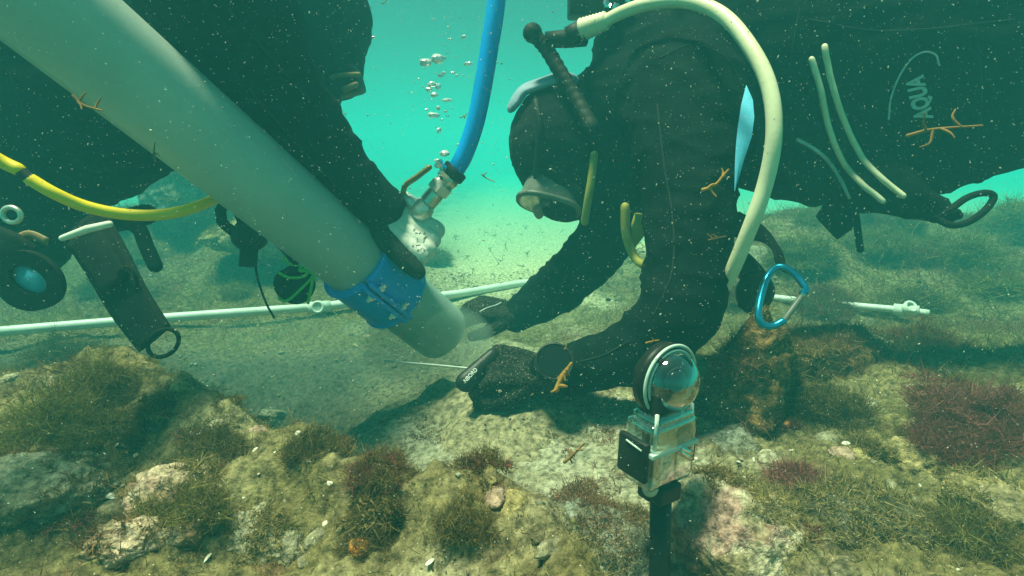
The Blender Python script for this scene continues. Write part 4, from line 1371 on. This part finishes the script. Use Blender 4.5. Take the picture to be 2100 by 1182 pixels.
# spare regulator hanging behind the duct
sr = thing('octopus_regulator', P(505, 545, 1.10), 'black spare regulator dangling on a cord beside the translucent duct', 'regulator')
lp = catmull([P(452, 430, 1.08), P(470, 412, 1.08), P(492, 440, 1.08), P(500, 480, 1.08), P(478, 475, 1.08), P(455, 455, 1.08)], 6)
M().tube(lp, 0.010, seg=10, closed=True).build('loop', K['web'], sr)
M().ell(P(512, 485, 1.09), (0.036, 0.028, 0.030)).lathe(P(512, 478, 1.06), (0, -1, 0.1), [(0, 0.026), (0.01, 0.027), (0.014, 0.020)]).build('second_stage', K['rubber'], sr)
M().ribbon(catmull([P(512, 485, 1.08), P(510, 520, 1.08), P(508, 548, 1.08)], 5), 0.018, 0.008, face=(0, -1, 0)).build('mouthpiece', K['rubber'], sr)
T('strap', [P(540, 475, 1.08), P(575, 500, 1.08), P(605, 535, 1.09)], 0.009, K['web'], sr)
T('cord', [P(523, 530, 1.08), P(528, 570, 1.09), P(545, 620, 1.11), P(562, 652, 1.13)], 0.0022, K['web'], sr)

# round black pouch tied with green cord
po = thing('weight_pouch', P(605, 625, 1.14), 'rounded black pouch tied up with bright green cord above the white pipe', 'pouch')
V, F = ICO[4]
pv_ = V * (1 + 0.08 * fbm(V * 2, 2, 5))[:, None] * np.array([0.041, 0.022, 0.040])
pvw = pv_ + P(604, 585, 1.14)
link_mesh('pouch', pvw, F, K['web'], po)
SP = Skin(pvw, F)
kn = P(618, 548, 1.11)
def cordpath(pp, name='cord'):
    pts = []
    for (px, py) in pp:
        q = SP.on(px, py, 0.003)
        pts.append(q if q is not None else P(px, py, 1.12))
    T(name, pts, 0.0030, K['green'], po, n=5, seg=8)
cordpath([(575, 562), (595, 570), (622, 568), (632, 556)])
cordpath([(572, 612), (590, 615), (620, 590), (640, 565), (632, 552)])
cordpath([(632, 622), (636, 590), (643, 562), (634, 548)])
cordpath([(622, 545), (608, 532), (600, 518)])
cordpath([(608, 545), (590, 540), (584, 528), (597, 525)])
rk = np.random.default_rng(3)
T('knot', [kn + np.array([0.02, 0, 0.0]) + rk.normal(size=3) * 0.010 for _ in range(14)], 0.0022, K['green'], po, n=6, seg=8)
T('cord_end', [P(636, 548, 1.1), P(648, 558, 1.1), P(662, 570, 1.1)], 0.0010, K['label_white'], po, n=3, seg=6)

# ------------------------------------------------------------------ dredge duct, clamp, valve and water hose
D0, D1 = P(130, 40, 0.65), P(905, 682, 1.20)
dax = (D1 - D0) / np.linalg.norm(D1 - D0)
Ds = D0 - dax * 0.45
DL = np.linalg.norm(D1 - Ds)
RD_ = 0.0625
dd_ = thing('dredge_duct', D1, 'wide translucent suction duct running diagonally down from the upper left', 'duct')
prof = [(0, RD_ * 0.93), (0, RD_)] + [(DL * t, RD_) for t in np.linspace(0.05, 0.99, 60)] + [(DL, RD_ * 0.985), (DL, RD_ * 0.93)] + [(DL * t, RD_ * 0.93) for t in np.linspace(0.99, 0.0, 12)]
M().lathe(Ds, dax, prof, seg=64, cap=False).build('duct_wall', K['duct'], dd_)

cl = thing('pipe_clamp', P(775, 640, 1.1), 'bright blue two part clamp bolted round the translucent duct', 'clamp')


def axis_at(px, py):
    """distance along the duct axis nearest to the line of sight"""
    r = ray(px, py); r = r / np.linalg.norm(r)
    w0 = Ds - CAM
    b_ = dax @ r; d_ = dax @ w0; e_ = r @ w0
    return (b_ * e_ - d_) / (1 - b_ * b_)


c0, c1 = axis_at(729, 535), axis_at(820, 596)
mid = Ds + dax * (c0 + c1) / 2
e1 = CAM - mid; e1 -= dax * (e1 @ dax); e1 /= np.linalg.norm(e1)        # towards the camera
e2 = np.cross(dax, e1)
if e2[2] < 0: e2 = -e2                                                   # upwards
SEAM = math.radians(-14)


def shell(a0, a1, ri, ro, t0, t1, mt, name, parent, n=28):
    V, F = [], []
    for i in range(n + 1):
        a = a0 + (a1 - a0) * i / n
        u = e1 * math.cos(a) + e2 * math.sin(a)
        for (tt, rr_) in ((t0, ri), (t0, ro - 0.003), (t0 + 0.004, ro), (t1 - 0.004, ro), (t1, ro - 0.003), (t1, ri)):
            V.append(Ds + dax * tt + u * rr_)
    for i in range(n):
        for k in range(6):
            k2 = (k + 1) % 6
            F.append((i * 6 + k, i * 6 + k2, (i + 1) * 6 + k2, (i + 1) * 6 + k))
    F += [tuple(range(6)), tuple(n * 6 + k for k in range(5, -1, -1))]
    return link_mesh(name, np.array(V), F, mt, parent, smooth=False)


RC = 0.073
g_ = 0.045
up_ = shell(SEAM + g_, SEAM + PI - g_, RD_ + 0.0005, RC, c0, c1, K['blue'], 'clamp_half', cl)
lo_ = shell(SEAM - PI + g_, SEAM - g_, RD_ + 0.0005, RC, c0, c1, K['blue'], 'clamp_half', cl)


def flange(a, sgn, parent):
    u = e1 * math.cos(a) + e2 * math.sin(a)
    v = np.cross(dax, u)
    if v @ e2 < 0: v = -v
    ctr = Ds + dax * (c0 + c1) / 2 + u * (RC + 0.004) + v * sgn * 0.0058
    M().box(ctr, ((c1 - c0) / 2 - 0.002, 0.011, 0.0038), np.array([dax, u, v]), bev=0.0015).build('flange', K['blue'], parent)
    for tt in (0.22, 0.74):
        pos = Ds + dax * (c0 + (c1 - c0) * tt) + u * (RC + 0.007) + v * sgn * 0.0096
        M().lathe(pos, v * sgn, [(0, 0.0062), (0.006, 0.0062), (0.006, 0.0036), (0.012, 0.0036)], seg=6).build('bolt', K['zinc'], parent, smooth=False)


flange(SEAM, 1, up_); flange(SEAM, -1, lo_); 
# far seam
flange(SEAM + PI, 1, lo_)
# raised rim ribs
for q in (c0 + 0.001, c1 - 0.007):
    shell(SEAM - PI + g_, SEAM - g_, RC - 0.001, RC + 0.0035, q, q + 0.007, K['blue'], 'rim_rib', lo_)

vl = thing('hose_valve', P(850, 445, 1.0), 'silver metal valve with a bronze lever between the white glove and the blue hose', 'valve')
v0, v1 = P(852, 446, 1.01), P(944, 338, 0.99)
va = (v1 - v0) / np.linalg.norm(v1 - v0); vL = np.linalg.norm(v1 - v0)
M().lathe(v0, va, [(0, 0.012), (0.004, 0.019), (0.018, 0.021), (0.030, 0.019), (0.034, 0.016)], seg=24).build('valve_body', K['zinc'], vl)
vt = [(0.034, 0.0155)]
for k in range(6):
    vt += [(0.036 + k * 0.004, 0.0172), (0.038 + k * 0.004, 0.0152)]
M().lathe(v0, va, vt + [(0.062, 0.0155)], seg=24).build('threaded_pipe', K['steel'], vl)
M().lathe(v0, va, [(0.060, 0.019), (0.062, 0.0225), (0.078, 0.0225), (0.080, 0.019)], seg=6).build('union_nut', K['zinc'], vl, smooth=False)
M().lathe(v0, va, [(0.080, 0.018), (0.092, 0.0205), (0.100, 0.019)], seg=24).build('hose_tail', K['steel'], vl)
M().lathe(v0, va, [(0.098, 0.0215), (0.100, 0.0228), (0.113, 0.0228), (0.115, 0.0205)], seg=28).build('hose_clamp', K['rubber'], vl)
sp = v0 + va * 0.016
s1_ = P(826, 402, 1.0)
M().tube(np.array([sp, (sp + s1_) / 2, s1_]), [0.014, 0.013, 0.0105], seg=20).build('side_port', K['zinc'], vl)
M().tube(catmull([P(826, 398, 0.99), P(832, 380, 0.985), P(855, 363, 0.98), P(880, 344, 0.975)], 5), np.stack([np.concatenate([np.linspace(0.003, 0.0075, 8), np.linspace(0.0085, 0.006, 8)]), np.full(16, 0.005)], 1), seg=10, up=(0.5, 0, 0.8), round_end=True).build('lever', K['bronze'], vl)
kk = v0 + va * 0.104 + np.array([-0.012, -0.020, 0.008])
M().lathe(kk, np.array([-0.6, -0.4, 0.6]), [(0, 0.006), (0.012, 0.006), (0.012, 0.009), (0.017, 0.009)], seg=6).build('clamp_screw', K['chrome'], vl, smooth=False)
M().lathe(kk + np.array([0.006, -0.002, -0.014]), np.array([-0.6, -0.4, 0.6]), [(0, 0.006), (0.014, 0.006), (0.014, 0.008), (0.018, 0.008)], seg=6).build('clamp_screw', K['chrome'], vl, smooth=False)

wh = T('water_hose', [v1 - va * 0.012, P(952, 318, 0.985), P(974, 255, 0.975), P(990, 180, 0.965), P(1005, 90, 0.955), P(1018, 0, 0.945), P(1026, -140, 0.935), P(1020, -420, 0.93), P(985, -800, 0.95)], 0.0158, K['blue_hose'], None, seg=28)
tag(wh, 'thick bright blue water hose rising from the valve to the surface', 'hose')

# ------------------------------------------------------------------ underwater camera on a stick
cc_ = P(1372, 780, 0.60)
uc = thing('panoramic_camera', P(1352, 1190, 0.60), 'clear domed camera housing on a black stick, standing in the foreground', 'camera')
zz = np.array([0.02, 0.0, 1.0]); zz /= np.linalg.norm(zz)
fx = np.array([0.55, -0.83, -0.06]); fx -= zz * (fx @ zz); fx /= np.linalg.norm(fx)       # front lens looks this way
sx = np.cross(zz, fx)                                                                     # to the right, seen from the camera
if sx[0] < 0: sx = -sx
AX = np.array([sx, fx, zz])
# stick and mount
M().tube(np.array([P(1356, 990, 0.605), P(1352, 1190, 0.615), P(1350, 1420, 0.63)]), 0.0115, seg=20).build('stick', K['black'], uc)
M().box(P(1357, 1004, 0.605), (0.016, 0.014, 0.010), AX, bev=0.003).build('mount', K['black'], uc)
M().ell(P(1334, 1000, 0.59), (0.009, 0.007, 0.011)).build('thumb_screw', K['rim'], uc)
# lower body
bc = P(1353, 915, 0.605)
hb = M().box(bc, (0.034, 0.021, 0.037), AX, bev=0.007).build('housing_body', K['clear'], uc)
M().box(bc + zz * 0.004, (0.020, 0.010, 0.062), AX, bev=0.004).build('camera_body', K['black'], uc)
M().box(bc - zz * 0.016 + fx * 0.0115 + sx * 0.0, (0.010, 0.0015, 0.016), AX, bev=0.0008).build('white_label', K['label_white'], uc)
M().box(bc + zz * 0.006, (0.0355, 0.0225, 0.0028), AX, bev=0.001).build('seal_band', K['rim'], uc)
M().box(bc - sx * 0.0355 - zz * 0.004 - fx * 0.004, (0.0035, 0.020, 0.022), AX, bev=0.002).build('side_latch', K['black'], uc)
M().box(bc + sx * 0.0375 - zz * 0.002, (0.003, 0.016, 0.020), AX, bev=0.002).build('side_latch', K['black'], uc)
M().tube(np.array([bc - sx * 0.0395 + fx * 0.010 + zz * 0.010, bc - sx * 0.0395 - fx * 0.012 + zz * 0.013]), 0.0011, seg=6).build('latch_mark', K['rim'], uc)
m = M()
for q in (-1, 1):
    m.tube(catmull([bc + fx * 0.0225 + sx * 0.008 + zz * (0.004 + 0.002 * q), bc + fx * 0.026 + sx * 0.016 - zz * (0.002 - 0.003 * q), bc + fx * 0.024 + sx * 0.024 - zz * (0.006 - 0.003 * q)], 5), 0.0022, seg=8, round_end=True)
m.build('buckle', K['chrome'], uc)
# neck between body and domes
nkc = P(1360, 868, 0.602)
M().box(nkc, (0.030, 0.019, 0.018), AX, bev=0.006).build('housing_neck', K['clear'], uc)
for q in (-1, 1):
    M().tube(np.array([nkc + sx * 0.029 * q - zz * 0.016 + fx * 0.016, nkc + sx * 0.027 * q + zz * 0.022 + fx * 0.014]), 0.0022, seg=8).build('corner_rib', K['rim'], uc)
# dome pair
DR = 0.0335
ringc = cc_ - fx * 0.004
gk = ring(ringc - fx * 0.004, fx, DR * 0.8, DR * 1.18, 0.007).build('gasket_ring', K['black'], uc)
t = np.linspace(0, 2 * PI, 64, endpoint=False)
for rr_, off, th in ((1.17, 0.0065, 0.0019), (1.02, 0.0075, 0.0016)):
    M().tube(np.array([ringc + fx * off + (sx * math.cos(q) + zz * math.sin(q)) * DR * rr_ for q in t]), th, seg=8, closed=True, up=fx).build('clear_ring', K['rim'], uc)


def dome(sgn, name, sc):
    V, F = [], []
    nu, nv = 40, 14
    for i in range(nv + 1):
        a = PI / 2 * i / nv
        for j in range(nu):
            u = 2 * PI * j / nu
            V.append(ringc + fx * sgn * (0.004 + DR * sc * math.cos(a)) + (sx * math.cos(u) + zz * math.sin(u)) * DR * math.sin(a))
    for i in range(nv):
        for j in range(nu):
            j2 = (j + 1) % nu
            F.append((i * nu + j, (i + 1) * nu + j, (i + 1) * nu + j2, i * nu + j2))
    return link_mesh(name, np.array(V), F, K['dome'], uc)


dome(1, 'front_dome', 0.95)
dome(-1, 'back_dome', 0.9)
cb_ = M().box(ringc - sx * 0.004, (0.021, 0.012, 0.030), AX, bev=0.005).build('camera_head', K['black'], uc)
ln_ = ringc + fx * 0.012 - sx * 0.002 + zz * 0.002
M().lathe(ln_, fx, [(0, 0.0145), (0.004, 0.0140), (0.008, 0.011), (0.0105, 0.006), (0.0112, 0.001)], seg=32).build('lens', K['lens'], cb_)
ring(ln_ + fx * 0.001, fx, 0.0145, 0.0165, 0.002).build('lens_ring', K['rubber'], cb_)

# ------------------------------------------------------------------ bubbles
BUB = [(873, 128, 12, 9), (898, 121, 14, 11), (961, 131, 8, 5), (951, 76, 5, 5), (904, 155, 6, 5), (911, 150, 4, 4), (929, 149, 5, 3), (937, 155, 3, 3), (886, 174, 8, 7), (898, 178, 7, 8), (880, 184, 7, 6),
       (891, 195, 8, 6), (917, 206, 9, 5), (899, 222, 4, 6), (889, 236, 12, 7), (914, 229, 4, 3), (900, 268, 5, 7), (912, 315, 11, 8), (921, 80, 3, 2), (925, 80, 3, 2), (896, 330, 6, 5), (905, 334, 5, 5),
       (941, 297, 5, 4), (766, 77, 4, 4), (859, 162, 2, 3), (875, 225, 3, 3), (885, 205, 2, 2), (950, 155, 2, 2), (868, 178, 2, 2), (934, 117, 2, 2), (900, 75, 2, 2), (889, 40, 3, 2), (845, 190, 2, 2), (918, 238, 3, 3), (928, 222, 2, 2), (906, 245, 2, 3), (880, 244, 2, 2), (895, 150, 2, 2), (1010, 30, 2, 2)]
named_b = {0: 'flattened silver bubble, left of the two largest bubbles', 1: 'largest silver bubble near the top of the bubble cluster', 2: 'lone oval bubble nearest to the blue hose', 17: 'domed bubble clinging to the top of the silver valve', 14: 'broad ragged bubble at the lower end of the bubble cluster'}
for i, (px, py, rx, ry) in enumerate(BUB):
    d_ = 1.0 + 0.05 * math.sin(i * 2.1)
    V, F = ICO[3]
    V = V * (1 + 0.5 * fbm(V * 1.5 + i * 3.7, 3, 700 + i))[:, None] * np.array([rx, (rx + ry) / 2, ry * 0.8]) * (d_ / 1146)
    V = V + P(px, py, d_)
    tag(link_mesh('air_bubble', V, F, K['bubble']), named_b.get(i, 'small silvery air bubble rising left of the blue hose'), 'bubble', 'air bubbles rising left of the blue hose')

# ------------------------------------------------------------------ drifting weed fragments
def fragment(px, py, d, size, mt, label, ang=0.0, n=5, thick=1.0, group='weed fragments drifting in the water'):
    rf = np.random.default_rng(int(px * 3 + py))
    m = M()
    ca, sa = math.cos(ang), math.sin(ang)
    c = P(px, py, d)
    def L2(x, y, z=0):
        return c + (RT * (x * ca - y * sa) + UP * (x * sa + y * ca) - FWD * z) * size
    q = catmull([L2(-0.5, rf.uniform(-.1, .1)), L2(-0.1, rf.uniform(-.12, .12)), L2(0.5, rf.uniform(-.15, .15), rf.uniform(-.1, .2))], 5)
    m.tube(q, np.linspace(0.06, 0.03, len(q)) * size * thick, seg=7, round_end=True)
    for k in range(n):
        b = q[int(rf.integers(2, len(q) - 2))]
        e = b + (RT * rf.uniform(-1, 1) + UP * rf.uniform(-1, 1) - FWD * rf.uniform(-.4, .6)) * size * 0.33
        s = catmull([b, (b + e) / 2 + rf.normal(size=3) * size * 0.04, e], 4)
        m.tube(s, np.linspace(0.05, 0.022, len(s)) * size * thick, seg=6, round_end=True)
    return tag(m.build('seaweed_fragment', mt), label, 'seaweed', group)


fragment(1156, 772, 0.80, 0.042, K['amber'], 'amber branching seaweed piece drifting in front of the wrist computer', 1.25, 7, 1.7)
fragment(1468, 372, 0.72, 0.040, K['amber'], 'curled amber seaweed piece in front of the right diver sleeve', 0.6, 5, 1.0)
fragment(1472, 490, 0.74, 0.024, K['tan_weed'], 'thin tan seaweed wisp on the right diver upper arm', 0.1, 6, 0.7)
fragment(1925, 262, 0.70, 0.080, K['tan_weed'], 'forked tan seaweed sprig in front of the chest lettering', 0.2, 4, 0.5)
fragment(180, 218, 0.60, 0.038, K['tan_weed'], 'tan seaweed strand drifting in front of the left diver', -0.45, 3, 0.8)
fragment(700, 222, 0.95, 0.030, K['tan_weed'], 'thin brown strand drifting below the left diver mask', -1.2, 2, 0.5)
fragment(1000, 368, 0.95, 0.026, K['tan_weed'], 'brown seaweed strand drifting right of the silver valve', -0.6, 1, 0.8)
fragment(952, 236, 1.0, 0.018, K['tan_weed'], 'small brown fleck drifting between the bubbles and the blue hose', 0.6, 3, 0.9)
fragment(320, 312, 0.70, 0.024, K['tan_weed'], 'tan seaweed sprig beside the lower edge of the duct', 1.5, 3, 0.8)
fragment(1338, 702, 0.70, 0.016, K['amber'], 'short amber seaweed bit just above the clear dome', 0.1, 2, 1.3)
fragment(465, 14, 0.8, 0.016, K['amber'], 'amber seaweed bit at the top edge over the left diver', 1.2, 2, 1.3)
fragment(1175, 925, 0.66, 0.032, K['tan_weed'], 'ochre seaweed frond standing on the slab left of the housing', 0.8, 4, 1.2)
fragment(822, 690, 0.95, 0.014, K['tan_weed'], 'small pale brown fleck above the steel probe', 1.3, 2, 0.9)
fragment(1160, 710, 0.85, 0.010, K['amber'], 'small orange fleck at the top of the wrist computer', 1.3, 2, 1.6)
fragment(790, 3, 1.0, 0.014, K['tan_weed'], 'brown fleck at the top edge right of the left diver hood', 0.6, 2, 1.2)

# ------------------------------------------------------------------ drifting specks
rs = np.random.default_rng(21)
V0 = np.array([(1, 0, 0), (-1, 0, 0), (0, 1, 0), (0, -1, 0), (0, 0, 1), (0, 0, -1)], float)
F0 = np.array([(0, 2, 4), (2, 1, 4), (1, 3, 4), (3, 0, 4), (2, 0, 5), (1, 2, 5), (3, 1, 5), (0, 3, 5)])
n = 16000
px = rs.uniform(-60, 2160, n); py = rs.uniform(-60, 1150, n)
d = rs.uniform(0.33 ** 0.5, 1.15 ** 0.5, n) ** 2
pc = np.array([P(a, b_, c_) for a, b_, c_ in zip(px, py, d)])
ok = pc[:, 2] > H(pc[:, 0], pc[:, 1], False) + 0.03
pc, d = pc[ok], d[ok]
n = len(pc)
sz = np.abs(np.minimum(rs.lognormal(0, 0.55, n), 2.6)) * 0.00034 * (0.5 + 0.6 * d)
st = rs.uniform(0.6, 1.0, (n, 3)); st[:, 0] *= rs.uniform(1, 2.6, n)
ang = rs.uniform(0, PI, n)
VV = V0[None] * st[:, None, :] * sz[:, None, None]
xr = VV[:, :, 0] * np.cos(ang)[:, None] - VV[:, :, 2] * np.sin(ang)[:, None]
zr = VV[:, :, 0] * np.sin(ang)[:, None] + VV[:, :, 2] * np.cos(ang)[:, None]
VV = np.stack([xr, VV[:, :, 1], zr], -1) + pc[:, None, :]
FF = (F0[None] + (np.arange(n) * 6)[:, None, None]).reshape(-1, 3)
tag(link_mesh('drifting_specks', VV.reshape(-1, 3), FF, K['snow'], smooth=False, cols=np.repeat(rs.uniform(0.30, 0.85, (n, 1)) * np.array([[1, 1, 0.92]]), 6, 0), origin=(0, 0, 0)), 'fine pale specks drifting in the water', None, None, 'stuff')

# ------------------------------------------------------------------ silt cloud at the mouth of the duct, and the water itself
V, F = ICO[4]
for c_, r_, lab in ((P(880, 705, 1.13), (0.135, 0.12, 0.085), 'dense cloud of stirred up silt round the open end of the duct'), (P(620, 770, 1.30), (0.42, 0.26, 0.13), 'thin veil of murky water over the excavated hollow')):
    sc_ = V * np.array(r_) * (1 + 0.15 * fbm(V * 1.5, 2, 90))[:, None] + c_
    tag(link_mesh('silt_cloud', sc_, F, sm_ if r_[0] < 0.3 else sm2_), lab, None, None, 'stuff')
hz = M().box((0, 11.0, 0.3), (34.0, 16.0, 1.5)).build('haze', hm, None, smooth=False)
tag(hz, 'green water haze around the whole scene', None, None, 'stuff')
